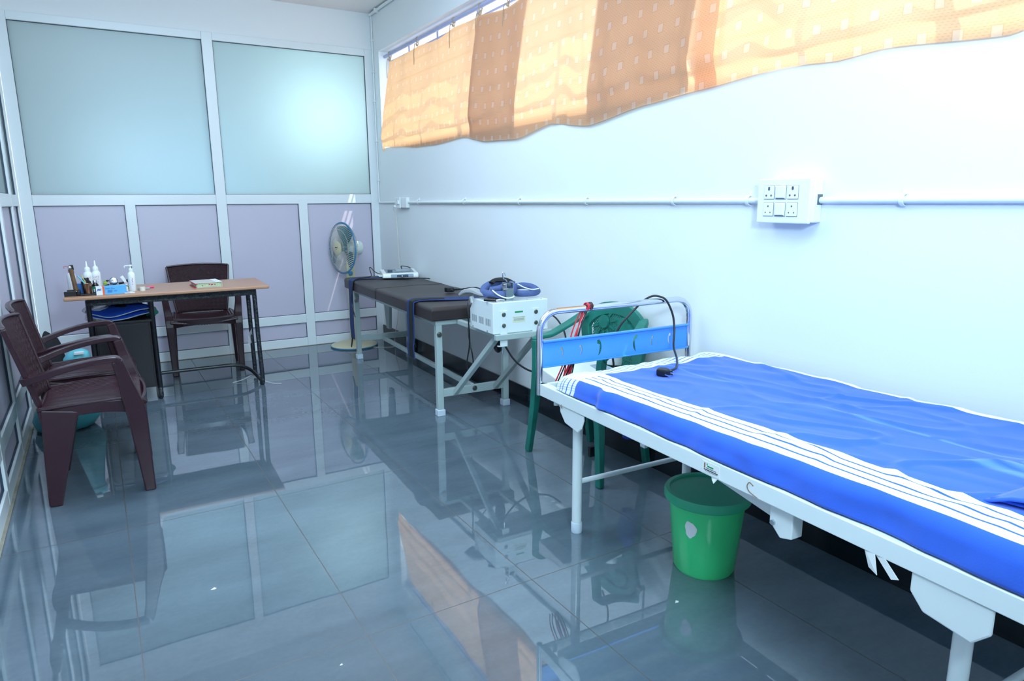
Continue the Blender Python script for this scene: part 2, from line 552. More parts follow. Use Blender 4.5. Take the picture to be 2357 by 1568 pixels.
    def build(s, name, material, parent=None, bevel=0.0, bseg=2, solid=0.0, sub=0, smooth_all=False, weld=True):
        me = bpy.data.meshes.new(name)
        me.from_pydata([tuple(p) for p in s.v], [], s.f)
        for p, sm in zip(me.polygons, s.smooth):
            p.use_smooth = sm or smooth_all
        if s.uv is not None:
            while len(s.uv) < len(s.v):
                s.uv.append((0, 0))
            l = me.uv_layers.new(name='UVMap')
            for lo in me.loops:
                l.data[lo.index].uv = s.uv[lo.vertex_index]
        bm = bmesh.new()
        bm.from_mesh(me)
        if weld:
            bmesh.ops.remove_doubles(bm, verts=bm.verts, dist=1e-6)
        bmesh.ops.recalc_face_normals(bm, faces=bm.faces)
        bm.to_mesh(me)
        bm.free()
        if any(s.smooth) and not smooth_all:
            me.set_sharp_from_angle(angle=R_(42))
        me.materials.append(M[material] if isinstance(material, str) else material)
        o = bpy.data.objects.new(name, me)
        COL.objects.link(o)
        if parent is not None:
            o.parent = parent
        if solid:
            md = o.modifiers.new('solid', 'SOLIDIFY')
            md.thickness = solid
            md.offset = 0
        if bevel:
            md = o.modifiers.new('bevel', 'BEVEL')
            md.width = bevel
            md.segments = bseg
            md.limit_method = 'ANGLE'
            md.angle_limit = R_(35)
            md.harden_normals = False
        if sub:
            md = o.modifiers.new('sub', 'SUBSURF')
            md.levels = md.render_levels = sub
        return o


def spline(pts, k=6, closed=False):
    n = len(pts)
    out = []
    rng = n if closed else n - 1
    for i in range(rng):
        p0 = pts[(i - 1) % n] if (closed or i > 0) else pts[0] * 2 - pts[1]
        p1, p2 = pts[i], pts[(i + 1) % n]
        p3 = pts[(i + 2) % n] if (closed or i + 2 < n) else pts[-1] * 2 - pts[-2]
        for j in range(k):
            u = j / k
            out.append(0.5 * ((2 * p1) + (p2 - p0) * u + (2 * p0 - 5 * p1 + 4 * p2 - p3) * u * u + (3 * p1 - p0 - 3 * p2 + p3) * u ** 3))
    if not closed:
        out.append(pts[-1])
    return out


def tag(o, label, cat=None, group=None, kind=None):
    o['label'] = label
    if cat:
        o['category'] = cat
    if group:
        o['group'] = group
    if kind:
        o['kind'] = kind
    return o


def thing(name, label, cat, loc=(0, 0, 0), rz=0.0, group=None, kind=None):
    o = bpy.data.objects.new(name, None)
    o.empty_display_size = 0.1
    COL.objects.link(o)
    o.location = loc
    o.rotation_euler = (0, 0, rz)
    return tag(o, label, cat, group, kind)


def place(o, loc, rz=0.0):
    o.location = loc
    o.rotation_euler = (0, 0, rz)
    return o


def copy_tree(o, parent=None):
    c = o.copy()
    COL.objects.link(c)
    c.parent = parent
    for ch in [x for x in bpy.data.objects if x.parent == o]:
        copy_tree(ch, c)
    return c


def text(name, body, size, material, parent, M_, extrude=0.0004, align='LEFT', shear=0.0, bold=0.0):
    cu = bpy.data.curves.new(name, 'FONT')
    cu.body = body
    cu.size = size
    cu.extrude = extrude
    cu.align_x = align
    cu.shear = shear
    cu.offset = bold
    tmp = bpy.data.objects.new(name + '_tmp', cu)
    COL.objects.link(tmp)
    dg = bpy.context.evaluated_depsgraph_get()
    me = bpy.data.meshes.new_from_object(tmp.evaluated_get(dg))
    bpy.data.objects.remove(tmp, do_unlink=True)
    me.materials.clear()
    me.materials.append(M[material])
    o = bpy.data.objects.new(name, me)
    COL.objects.link(o)
    o.parent = parent
    o.matrix_local = M_
    return o


def face_matrix(origin, xdir, updir):
    x = V(xdir).normalized()
    u = V(updir).normalized()
    n = x.cross(u)
    m_ = Matrix((x, u, n)).transposed().to_4x4()
    m_.translation = V(origin)
    return m_


# ------------------------------------------------------------------ room shell
WR = -0.018            # the right wall leans one degree off square
XL = -2.776
YF = -7.3              # wall behind the camera
WZ0, WZ1 = 1.776, 2.607
WY0, WY1 = -6.75, -0.178
CZ = 2.958
TH = 0.16

o = MB().box(-3.2, 0.5, -7.6, 0.3, -0.12, 0).build('floor', 'floor')
tag(o, 'polished slate grey tiled floor reflecting the furniture', 'floor', kind='structure')
o = MB().box(-3.2, 0.12, -7.6, 0.3, CZ, CZ + 0.12).build('ceiling', 'ceiling')
tag(o, 'plain white ceiling in the top corner of the room', 'ceiling', kind='structure')

wr = MB()
wr.box(0, TH, -7.6, 0.2, 0, WZ0).box(0, TH, -7.6, 0.2, WZ1, CZ + .05).box(0, TH, WY1, 0.2, WZ0, WZ1).box(0, TH, -7.6, WY0, WZ0, WZ1)
o = wr.build('wall_right', 'wall')
place(o, (0, 0, 0), WR)
tag(o, 'long white plastered wall with the high curtained window', 'wall', kind='structure')

sk = MB().box(-0.012, 0.0, -7.5, 0.0, 0.0, 0.126)
o = sk.build('baseboard_right', 'black_skirt', bevel=0.002)
place(o, (0, 0, 0), WR)
tag(o, 'black granite skirting along foot of the right wall', 'skirting', kind='structure')

o = MB().box(-3.2, 0.4, YF - 0.15, YF, 0, CZ).build('wall_front', 'wall')
tag(o, 'plain white wall behind the viewpoint', 'wall', kind='structure')

# back partition
ZFT = 2.651
wb = thing('wall_back', 'white framed partition with frosted glass above lilac panels, end of room', 'partition wall', kind='structure')
MB().box(-3.0, 0.1, 0.02, 0.2, ZFT, CZ).build('upper_wall', 'wall', wb)
fr = MB()
vs_ = [(-2.776, -2.698), (-2.101, -2.025), (-1.425, -1.344), (-0.746, -0.667), (-0.070, 0.012)]
ZG0, ZG1, ZP1, ZP0, ZS1, ZS0 = 1.373, 2.591, 1.292, 0.298, 0.218, 0.080
F0, F1 = 0.0, 0.05
for i, (a, b) in enumerate(vs_):
    top = ZFT if i in (0, 2, 4) else ZG0 - 0.04
    fr.box(a, b, F0, F1, 0, top)
for i in range(4):
    a, b = vs_[i][1], vs_[i + 1][0]
    fr.box(a, b, F0 + .001, F1, ZP1, ZG0)
    fr.box(a, b, F0 + .001, F1, ZS1, ZP0)
    fr.box(a, b, F0 + .001, F1, 0.0, ZS0)
for a, b in ((vs_[0][1], vs_[2][0]), (vs_[2][1], vs_[4][0])):
    fr.box(a, b, F0 + .001, F1, ZG1, ZFT)
fr.box(vs_[1][0], vs_[1][1], F0 + .001, F1, ZP1, ZG0)
fr.box(vs_[3][0], vs_[3][1], F0 + .001, F1, ZP1, ZG0)
fr.build('frame', 'upvc', wb, bevel=0.004)
for i in range(4):
    a, b = vs_[i][1], vs_[i + 1][0]
    MB().box(a + .003, b - .003, 0.022, 0.030, ZP0 + .003, ZP1 - .003).build('panel', 'lilac', wb)
    MB().box(a + .003, b - .003, 0.022, 0.030, ZS0 + .003, ZS1 - .003).build('panel', 'lilac', wb)
for a, b in ((vs_[0][1], vs_[2][0]), (vs_[2][1], vs_[4][0])):
    MB().box(a + .004, b - .004, 0.020, 0.026, ZG0 + .004, ZG1 - .004).build('glass_pane', 'frost', wb)
gk = MB()
def gasket(mb, a, b, z0, z1, w=0.0035, d=(0.004, 0.03)):
    mb.box(a, a + w, d[0], d[1], z0, z1).box(b - w, b, d[0], d[1], z0, z1).box(a, b, d[0], d[1], z0, z0 + w).box(a, b, d[0], d[1], z1 - w, z1)
for i in range(4):
    a, b = vs_[i][1], vs_[i + 1][0]
    gasket(gk, a, b, ZP0, ZP1, d=(.012, .03)); gasket(gk, a, b, ZS0, ZS1, d=(.012, .03))
for a, b in ((vs_[0][1], vs_[2][0]), (vs_[2][1], vs_[4][0])):
    gasket(gk, a, b, ZG0, ZG1, d=(.012, .026))
gk.build('gasket', 'gasket', wb)

# left partition
wl = thing('wall_left', 'white framed partition with lilac panels along the left side of room', 'partition wall', kind='structure')
MB().box(XL - .2, XL - .02, -7.5, 0.1, ZFT, CZ).build('upper_wall', 'wall', wl)
fr = MB(); gk = MB()
XF = XL
ys = [(-0.001, -0.06)]
y = -0.06
spans = []
edges = [-0.06, -0.50, -0.57, -1.22, -1.29, -1.94, -2.01, -2.66, -2.73, -3.38, -3.45, -4.10, -4.17, -4.82, -4.89, -5.54, -5.61, -6.26, -6.33, -6.98]
fr.box(XF - .05, XF, -0.06, -0.001, 0, ZFT)
for i in range(0, len(edges), 2):
    y1, y0 = edges[i], edges[i + 1]
    spans.append((y0, y1))
    nx = edges[i + 2] if i + 2 < len(edges) else YF
    fr.box(XF - .05, XF, nx, y0, 0, ZFT)
    for z0, z1 in ((0, ZS0), (ZS1, ZP0), (ZP1, ZG0), (ZG1, ZFT)):
        fr.box(XF - .05, XF - .001, y0, y1, z0, z1)
fr.build('frame', 'upvc', wl, bevel=0.004)
for y0, y1 in spans:
    MB().box(XF - .030, XF - .022, y0 + .003, y1 - .003, ZP0 + .003, ZP1 - .003).build('panel', 'lilac', wl)
    MB().box(XF - .030, XF - .022, y0 + .003, y1 - .003, ZS0 + .003, ZS1 - .003).build('panel', 'lilac', wl)
    MB().box(XF - .028, XF - .022, y0 + .003, y1 - .003, ZG0 + .003, ZG1 - .003).build('glass_pane', 'frost_dark', wl)
    for z0, z1 in ((ZP0, ZP1), (ZS0, ZS1), (ZG0, ZG1)):
        w = .0035
        gk.box(XF - .03, XF - .012, y0, y0 + w, z0, z1).box(XF - .03, XF - .012, y1 - w, y1, z0, z1).box(XF - .03, XF - .012, y0, y1, z0, z0 + w).box(XF - .03, XF - .012, y0, y1, z1 - w, z1)
gk.build('gasket', 'gasket', wl)
# dirty sealant at the foot of the left partition
m_ = MB()
m_.box(XL - .02, XL + .012, -7.2, 0.0, 0, 0.006)
m_.box(XL, 0, -0.008, 0.01, 0, 0.005)
o = m_.build('trim_1', mat('sealant', (0.28, 0.25, 0.20), 0.8, noise_amt=0.5, noise_scale=12), bevel=0.002)
tag(o, 'thin grimy sealant line where the partitions meet the floor', 'sealant', kind='structure')

# ------------------------------------------------------------------ window in the right wall
win = thing('window_1', 'high wide window opening with horizontal bars behind the curtains', 'window', rz=WR, kind='structure')
f = MB()
f.box(.100, .128, WY0, WY0 + .04, WZ0, WZ1).box(.100, .128, WY1 - .022, WY1, WZ0, WZ1)
f.box(.100, .128, WY0, WY1, WZ0, WZ0 + .035).box(.100, .128, WY0, WY1, WZ1 - .03, WZ1)
for yy in (-1.9, -3.55, -5.2):
    f.box(.100, .128, yy - .025, yy + .025, WZ0, WZ1)
f.build('window_frame', 'upvc', win, bevel=.002)
f = MB()
for z in (2.53, 2.46, 2.34, 2.21, 2.08, 1.96, 1.86):
    f.cyl((.112, WY0, z), (.112, WY1, z), .008, 8)
for yy in (-.62, -1.2, -2.5, -3.1, -4.1, -4.7, -5.8, -6.3):
    f.box(.108, .116, yy - .010, yy + .010, WZ0, WZ1)
f.build('window_bar', 'rod', win)

rod = MB().cyl((.055, WY0 + .02, 2.565), (.055, WY1 - .004, 2.565), .014, 12).build('curtain_rod', 'rod')
place(rod, (0, 0, 0), WR)
tag(rod, 'pale painted curtain rod spanning the high window', 'curtain rod')


# curtains: cloth hangs from ties on the rod, over the sill and down in front of the wall
def edge_fn(tab):
    def fn(y):
        for (y0, z0), (y1, z1) in zip(tab, tab[1:]):
            if y1 <= y <= y0:
                u = (y - y0) / (y1 - y0)
                u = u * u * (3 - 2 * u) * .5 + u * .5
                return z0 + (z1 - z0) * u
        return tab[-1][1]
    return fn


bot = edge_fn([(-.25, 1.785), (-.58, 1.765), (-1.0, 1.735), (-1.40, 1.728), (-1.85, 1.745), (-2.2, 1.690), (-2.6, 1.675), (-2.97, 1.728), (-3.33, 1.685), (-3.77, 1.735),
               (-4.1, 1.755), (-4.53, 1.78), (-4.75, 1.765), (-4.91, 1.775), (-5.27, 1.745), (-5.45, 1.79), (-6.2, 1.77), (-6.75, 1.75)])


def curtain(name, label, y0, y1, top_tab, ties, slant0=0.0, slant1=0.0, off=0.0, folds=(), seed=1):
    """y0 far edge, y1 near edge (y0 > y1)"""
    c = thing(name, label, 'curtain', rz=WR, group='orange printed curtains on the high window')
    top = edge_fn(top_tab)

    def make(ya, yb, sa, sb, offx, grow=1.0):
        def fn(u, v):
            yt = ya + (yb - ya) * u
            yy = yt + (sa * (1 - u) + sb * u) * v
            zt, zb = top(yt), bot(yy) + (1 - grow) * .03
            z = zt + (zb - zt) * v
            x = .050 * (1 - v) ** 1.3 - .030 * v
            amp = (.007 + .013 * v) * (.55 if seed == 1 else 1)
            x += amp * (sin(yy * 9.0 + seed) * .6 + sin(yy * 21.0 + seed * 2.1 + v * 1.5) * .35 + noise.noise(V((yy * 2.2, z * 1.2, seed))) * 1.1)
            if z < WZ0 + .10:
                k_ = min(1, (WZ0 + .10 - z) / .08)
                x = x * (1 - k_) + max(-.012, min(-.005, x)) * k_
            x = min(x, 0.03 + .03 * (1 - v))
            yy = min(yy, -.183)
            return (x - offx * (1 - .8 * v), yy, z)
        return fn

    nu = max(24, int(abs(y1 - y0) * 60))
    m1 = MB()
    m1.grid(make(y0, y1, slant0, slant1, off), nu, 36, lambda u, v: (abs(y1 - y0) * u, v * .8))
    m1.build('cloth', 'curtain', c, weld=False)
    for (a, b, sa, sb) in folds:
        m2 = MB()
        m2.grid(make(a, b, sa, sb, off - .012, 0.6), max(10, int(abs(a - b) * 40)), 24, lambda u, v: (abs(a - b) * u + .3, v * .8 + .06))
        m2.build('folded_layer', 'curtain_fold', c, weld=False)
    for ty in ties:
        zt = top(ty)
        tm = MB()
        tm.tube([(.05, ty, zt), (.068, ty + .004, 2.572), (.055, ty + .006, 2.582), (.040, ty + .004, 2.570), (.046, ty, zt + .01)], .0035, 6, 4)
        tm.tube([(.044, ty, zt + .015), (.036, ty + .03, zt + .02), (.034, ty + .045, zt - .05), (.035, ty + .05, zt - .13)], .003, 6, 4)
        tm.tube([(.044, ty, zt + .015), (.036, ty - .03, zt + .03), (.034, ty - .04, zt + .02)], .003, 6, 4)
        tm.ell((.042, ty, zt + .012), (.008, .010, .010), 8, 6)
        tm.build('tie', 'tie', c)
    return c


curtain('curtain', 'glowing orange curtain at far left end of the window, with knotted ties', -.315, -2.06,
        [(-.315, 2.50), (-.70, 2.505), (-.95, 2.51), (-1.35, 2.49), (-1.62, 2.515), (-2.06, 2.50)], (-.325, -.95, -1.62, -2.03), .10, .06, seed=1)
curtain('curtain', 'brownish printed curtain overlapping beside the first, second along the window', -2.02, -4.20,
        [(-2.02, 2.50), (-2.36, 2.47), (-2.9, 2.50), (-3.5, 2.50), (-4.20, 2.49)], (-2.03, -2.40, -2.95, -3.5), .06, .0, off=.014,
        folds=((-2.02, -2.66, .06, .10), (-3.36, -4.10, .05, .06)), seed=4)
curtain('curtain', 'brightest yellowish curtain nearest to viewer, its hem rising over the bed', -4.08, -5.92,
        [(-4.08, 2.49), (-4.6, 2.51), (-5.2, 2.49), (-5.92, 2.50)], (-4.6, -5.2, -5.85), .0, .0, off=.004, seed=8)

# ------------------------------------------------------------------ conduits, sockets
cp = thing('conduit_pipe', 'white round conduit running level along the right wall past the switchboard', 'conduit', rz=WR)
MB().cyl((-.012, -7.0, 1.303), (-.012, -.80, 1.297), .0115, 14).build('pipe', 'conduit', cp)
for yy in (-.02 - .98, -1.85, -2.62, -3.32, -3.98, -4.40, -5.02, -5.9):
    b = MB()
    b.tube([(-.001, yy, 1.320), (-.018, yy, 1.318), (-.0265, yy, 1.302), (-.020, yy, 1.287), (-.006, yy, 1.281)], .0022, 6, 3, flat=4.0)
    b.box(-.004, 0, yy - .006, yy + .010, 1.312, 1.334)
    b.build('pipe_clip', 'white_plastic', cp)

cv = thing('conduit_pipe', 'thin white vertical conduit in the room corner beside the partition', 'conduit', rz=WR)
MB().cyl((-.008, -.045, 1.30), (-.008, -.045, 2.93), .0065, 10).build('pipe', 'conduit', cv)
MB().tube([(-.008, -.045, 1.34), (-.008, -.05, 1.305), (-.010, -.10, 1.297), (-.011, -.50, 1.297)], .0085, 10, 4).build('bend', 'conduit', cv)
for z in (1.5, 1.85, 2.2, 2.45, 2.72):
    MB().box(-.017, 0, -.060, -.030, z - .005, z + .005).build('pipe_clip', 'white_plastic', cv)
cc = thing('conduit_pipe', 'white conduit under the ceiling edge above the window', 'conduit', rz=WR)
MB().cyl((-.016, -.03, 2.935), (-.016, -5.0, 2.935), .0125, 12).build('pipe', 'conduit', cc)
MB().box(-.034, 0, -.22, -.19, 2.918, 2.952).build('pipe_clip', 'white_plastic', cc, bevel=.002)
cd_ = thing('conduit_elbow', 'short bent white pipe end poking out above the window top', 'conduit', rz=WR)
MB().tube([(-.012, -1.86, 2.95), (-.014, -1.86, 2.80), (-.014, -1.87, 2.69), (-.016, -1.90, 2.655), (-.018, -1.95, 2.65)], .012, 12, 4).build('pipe', 'conduit', cd_)


def plate_details(p, cx, cy, kind, s=.037):
    """one module centred at (y=cx,z=cy) on plane x=-.0X"""
    pass


def module(parent, y, z, kind, face, w=.044, h=.048):
    """x=face is the surface of the plate; viewer looks towards +x, left on screen is larger y"""
    o = MB().box(face - .004, face + .001, y - w / 2, y + w / 2, z - h / 2, z + h / 2).build('socket' if kind != 'switch' else 'switch', 'white_plastic', parent, bevel=.0015)
    hb = MB()
    if kind == 'switch':
        MB().box(face - .009, face - .003, y - w / 2 + .003, y + w / 2 - .003, z - h / 2 + .004, z + h / 2 - .002).build('rocker', 'white_plastic', o, bevel=.002)
        hb.box(face - .0045, face - .003, y - w / 2 + .002, y + w / 2 - .002, z - h / 2 + .0005, z - h / 2 + .003)
    else:
        hb.cyl((face - .0045, y, z + .012), (face - .003, y, z + .012), .0035 if kind == 'small' else .005, 10)
        for q in (-1, 1):
            hb.cyl((face - .0045, y + q * .011, z - .011), (face - .003, y + q * .011, z - .011), .0027 if kind == 'small' else .004, 10)
        if kind == 'big':
            hb.cyl((face - .0045, y, z + .017), (face - .003, y, z + .017), .0045, 10)
    g_ = MB()
    a = w / 2 + .0012; c_ = h / 2 + .0012
    hb.box(face - .0008, face + .0002, y - a, y + a, z - c_, z + c_)
    hb.build('pin_hole', 'hole', o)


sw = thing('switchboard', 'white wall switchboard with four sockets and two switches above the bed', 'switchboard', rz=WR)
MB().box(-.050, 0, -4.722, -4.500, 1.222, 1.376).build('back_box', 'white_plastic', sw, bevel=.006)
MB().box(-.062, -.048, -4.715, -4.485, 1.218, 1.380).build('face_plate', 'white_plastic', sw, bevel=.004)
YC = -4.592
for i, k in enumerate(('big', 'switch', 'big')):
    module(sw, YC + .052 - i * .052, 1.330, k, -.062)
for i, k in enumerate(('small', 'switch', 'small')):
    module(sw, YC + .052 - i * .052, 1.268, k, -.062)
MB().box(-.030, -.004, -4.7235, -4.7215, 1.285, 1.322).build('knockout', 'hole', sw)

jb = thing('socket_box', 'small white socket box with plug on right wall near the corner', 'socket')
jb.rotation_euler = (0, 0, WR)
MB().box(-.035, 0, -.660, -.560, 1.255, 1.335).build('back_box', 'white_plastic', jb, bevel=.004)
MB().box(-.045, -.033, -.665, -.545, 1.250, 1.340).build('face_plate', 'white_plastic', jb, bevel=.003)
MB().box(-.032, 0, -.785, -.668, 1.252, 1.338).build('junction_cover', 'white_plastic', jb, bevel=.004)
module(jb, -.600, 1.300, 'small', -.045)
MB().box(-.058, -.044, -.655, -.625, 1.283, 1.315).build('plug_top', 'white_plastic', jb, bevel=.003)
MB().box(-.060, -.045, -.570, -.548, 1.255, 1.275).build('plug', 'white_plastic', jb, bevel=.003)
wc = MB().tube([(-.055, -.555, 1.26), (-.050, -.52, 1.24), (-.02, -.50, 1.18), (-.012, -.50, 1.0), (-.012, -.51, .80), (-.012, -.53, .62)], .0028, 6, 6).build('wall_cord', 'cream')
place(wc, (0, 0, 0), WR)
tag(wc, 'thin white cord hanging down the wall from the corner socket', 'cord')

# ------------------------------------------------------------------ armchairs (maroon monobloc)
def make_armchair(name, label, mt, wv, group=None):
    c = thing(name, label, 'chair', group=group)
    # seat: ribbed shell with a rolled front lip
    def seat(u, v):
        x = (u - .5) * (.475 - .03 * v)
        y = -.255 + .415 * v
        z = .448 - .020 * (1 - abs(2 * u - 1) ** 2) - .012 * v + .006 * sin(v * pi)
        if v < .12:
            z -= .035 * (1 - v / .12) ** 2
        z += .0018 * sin(x * 2 * pi / .020)
        return (x, y, z)
    s_ = MB(); s_.grid(seat, 96, 24)
    s_.build('seat', mt, c, solid=.012, weld=False)
    a = MB()
    a.sweep([(-.225, -.235, .405), (-.08, -.252, .412), (.08, -.252, .412), (.225, -.235, .405)], [(.062, .014), (.044, .014), (.044, .014), (.062, .014)], (0, 0, 1), 4)
    for q in (-1, 1):
        a.sweep([(q * .228, -.22, .408), (q * .224, -.06, .422), (q * .207, .16, .412)], [(.066, .016), (.050, .016), (.070, .016)], (0, 0, 1), 4)
    a.sweep([(-.2, .155, .41), (.2, .155, .41)], [(.05, .012), (.05, .012)], (0, 0, 1))
    a.build('apron', mt, c, bevel=.004)
    # back
    def back(u, v):
        w = .37 + .09 * v ** .8
        x = (u - .5) * w
        y = .152 + .085 * v + .035 * (abs(2 * u - 1) ** 2) * -1 + .030
        z = .435 + .375 * v + .012 * v * (1 - (2 * u - 1) ** 2) - .008 * v
        return (x, y, z)
    b_ = MB(); b_.grid(back, 28, 22, lambda u, v: ((u - .5) * .42, v * .40))
    b_.build('backrest', wv, c, solid=.010, weld=False)
    r = MB()
    for u in (0, 1):
        p = [V(back(u, v)) for v in (0, .25, .5, .75, 1)]
        r.sweep(p, [(.018, .022)] * 5, (1, 0, 0), 3)
    p = [V(back(u, 1)) for u in (0, .2, .4, .6, .8, 1)]
    r.sweep(p, [(.014, .026)] * 6, (0, 0, 1), 3)
    r.build('back_rim', mt, c, bevel=.006)
    for q in (-1, 1):
        ar = MB()
        ar.sweep([(q * .205, .195, .565), (q * .235, .150, .580), (q * .262, .05, .612), (q * .268, -.06, .634), (q * .265, -.145, .640), (q * .262, -.170, .628)],
                 [(.030, .034), (.040, .030), (.046, .026), (.048, .024), (.048, .024), (.046, .030)], (1, 0, 0), 5)
        ar.build('armrest', mt, c, bevel=.007, bseg=3)
        fl = MB()
        fl.sweep([(q * .261, -.160, .632), (q * .256, -.178, .55), (q * .246, -.195, .46), (q * .243, -.212, .38), (q * .240, -.222, .20), (q * .238, -.232, 0.0)],
                 [(.046, .044), (.046, .052), (.056, .070), (.056, .080), (.048, .062), (.042, .045)], (1, 0, 0), 4)
        fl.build('leg', mt, c, bevel=.006)
        rl = MB()
        rl.sweep([(q * .212, .078, .425), (q * .218, .094, .33), (q * .226, .120, .15), (q * .232, .140, 0.0)],
                 [(.030, .140), (.030, .118), (.030, .082), (.030, .050)], (1, 0, 0), 3)
        rl.build('leg', mt, c, bevel=.006)
    return c


ch = make_armchair('plastic_armchair', 'maroon plastic armchair nearest the viewer at left partition', 'maroon', 'weave', 'maroon plastic armchairs')
place(ch, (-2.455, -2.60, 0), R_(88))
c2 = copy_tree(ch)
c2['label'] = 'maroon plastic armchair in front of desk, half hidden behind the nearest one'
place(c2, (-2.470, -2.03, 0), R_(89))
c3 = copy_tree(ch)
c3['label'] = 'dark maroon plastic armchair tucked in behind the desk facing the room'
place(c3, (-1.655, -.385, 0), R_(-5))

# ------------------------------------------------------------------ desk
DR = -.035
dk = thing('desk', 'long wood-topped desk on black film-wrapped steel frame', 'desk', (-2.52, -1.39, 0), DR)
# local: x to the right 0..1.19, y to the back 0..0.55
MB().box(-.012, 1.178, 0, .56, .728, .750).build('tabletop', 'wood', dk, bevel=.007, bseg=3)
b = MB()
b.box(.09, 1.12, .200, .232, .665, .727).box(.09, 1.12, .49, .515, .675, .727).box(.09, .115, .205, .515, .675, .727).box(1.095, 1.12, .205, .515, .675, .727)
b.build('top_rail', 'wrap', dk, bevel=.004)
for lx, ly, mt_ in ((.10, .218, 'black_metal'), (.10, .50, 'black_metal'), (.455, .218, 'black_metal'), (.455, .50, 'black_metal')):
    MB().cyl((lx, ly, .06), (lx, ly, .70), .0155, 14).build('leg', mt_, dk)
MB().tube([(1.108, .218, .700), (1.112, .22, .35), (1.118, .222, .10), (1.118, .225, .02), (1.112, .245, .012)], .0155, 12, 4).build('leg', 'wrap', dk)
MB().tube([(1.104, .50, .700), (1.106, .50, .35), (1.110, .50, .10), (1.110, .495, .014)], .0155, 12, 4).build('leg', 'wrap', dk)
MB().tube([(1.116, .235, .018), (1.106, .30, .035), (1.060, .40, .085), (.97, .45, .118), (.80, .455, .122), (.47, .455, .122)], .0125, 12, 5).build('foot_rail', 'black_metal', dk)
MB().tube([(.455, .21, .075), (.455, .20, .02), (.447, .26, .013), (.445, .46, .013), (.452, .51, .03), (.455, .50, .08)], .0145, 12, 5).build('floor_runner', 'wrap', dk)
MB().tube([(.10, .21, .075), (.10, .20, .02), (.105, .26, .013), (.105, .46, .013), (.102, .51, .03), (.10, .50, .08)], .0145, 12, 5).build('floor_runner', 'black_metal', dk)
cb = MB().box(.118, .438, .215, .505, .085, .535).build('cabinet', 'cabinet', dk, bevel=.003)
MB().box(.128, .428, .208, .216, .095, .525).build('door', 'cabinet', cb, bevel=.002)
MB().box(.10, .455, .205, .515, .535, .550).build('shelf', 'cabinet', dk, bevel=.002)
w_ = MB()
w_.tube([(1.10, .45, .02), (1.06, .42, .03), (1.00, .40, .012), (.93, .38, .004)], .004, 6, 4)
w_.build('torn_film', 'clear', dk)
w_ = MB()
w_.tube([(1.12, .235, .03), (1.18, .20, .010), (1.24, .18, .003)], .003, 6, 4)
w_.build('torn_film', 'clear', dk)
flap = MB()
flap.add([(1.08, .49, .33), (1.108, .48, .38), (1.11, .49, .28), (1.075, .48, .25)], [(0, 1, 2, 3)])
flap.build('torn_film', 'clear', dk, solid=.001)


def on_desk(x, y, z=.75):
    """desk local to world"""
    c_, s_ = cos(DR), sin(DR)
    return (-2.52 + x * c_ - y * s_, -1.39 + x * s_ + y * c_, z)


# shelf contents
def pad_shape(sc=1.0, zoff=0.0):
    """bone-shaped neoprene brace lying flat"""
    mb = MB()
    n = 48
    out_ = []
    for k in range(n):
        a = 2 * pi * k / n
        r = 1 + .10 * cos(4 * a) - .06 * cos(2 * a)
        out_.append((.185 * r * cos(a) * sc, .085 * r * sin(a) * sc))
    return out_


for i, (lab, dx, dz, ta, sc) in enumerate((('royal blue padded brace with grey edging, topmost on desk shelf', .0, .024, .10, 1.0), ('royal blue padded brace with grey edging, lower on desk shelf', -.01, .0, .02, .92))):
    p = thing('padded_brace', lab, 'brace', on_desk(.265, .310, .553 + dz), DR, group='blue padded braces on the desk shelf')
    ol = pad_shape(sc)
    def lift(x, y, ta=ta):
        return ta * (x + .17) * .5 + .008 * sin(x * 22) * (1 if ta > .05 else .4) + .30 * (y + .09)
    mb = MB()
    n = len(ol)
    vs, fs = [], []
    for s_, zz in ((1.0, .004), (.93, .012), (.6, .016), (0.001, .017)):
        vs += [(x * s_, y * s_, zz + lift(x * s_, y * s_)) for x, y in ol]
    for s_, zz in ((.93, .000), (0.001, .0)):
        vs += [(x * s_, y * s_, zz + lift(x * s_, y * s_)) for x, y in ol]
    for r_ in range(3):
        fs += [(r_ * n + k, r_ * n + (k + 1) % n, (r_ + 1) * n + (k + 1) % n, (r_ + 1) * n + k) for k in range(n)]
    fs += [(k, 4 * n + k, 4 * n + (k + 1) % n, (k + 1) % n) for k in range(n)]
    fs += [(4 * n + k, 5 * n + k, 5 * n + (k + 1) % n, 4 * n + (k + 1) % n) for k in range(n)]
    mb.add(vs, fs, True)
    mb.build('pad', 'royal', p)
    MB().tube([(x, y, .006 + lift(x, y)) for x, y in ol], .0035, 6, closed=True).build('edging', 'piping_grey', p)


def blob(name, label, cat, loc, size, material, seed, rough=.25, rz=0, sub=3, group=None, flat_base=True):
    bm = bmesh.new()
    bmesh.ops.create_icosphere(bm, subdivisions=sub + 1, radius=1)
    for v in bm.verts:
        d = noise.noise(v.co * 1.6 + V((seed, 0, 0))) * rough * 1.2 + noise.noise(v.co * 4.2 + V((0, seed, 0))) * rough * .45
        v.co *= 1 + d
        if flat_base and v.co.z < -.55:
            v.co.z = -.55
        v.co = V((v.co.x * size[0], v.co.y * size[1], (v.co.z + .55) * size[2]))
    me = bpy.data.meshes.new(name)
    bm.to_mesh(me); bm.free()
    for p in me.polygons:
        p.use_smooth = True
    me.materials.append(M[material])
    o = bpy.data.objects.new(name, me)
    COL.objects.link(o)
    place(o, loc, rz)
    return tag(o, label, cat, group)


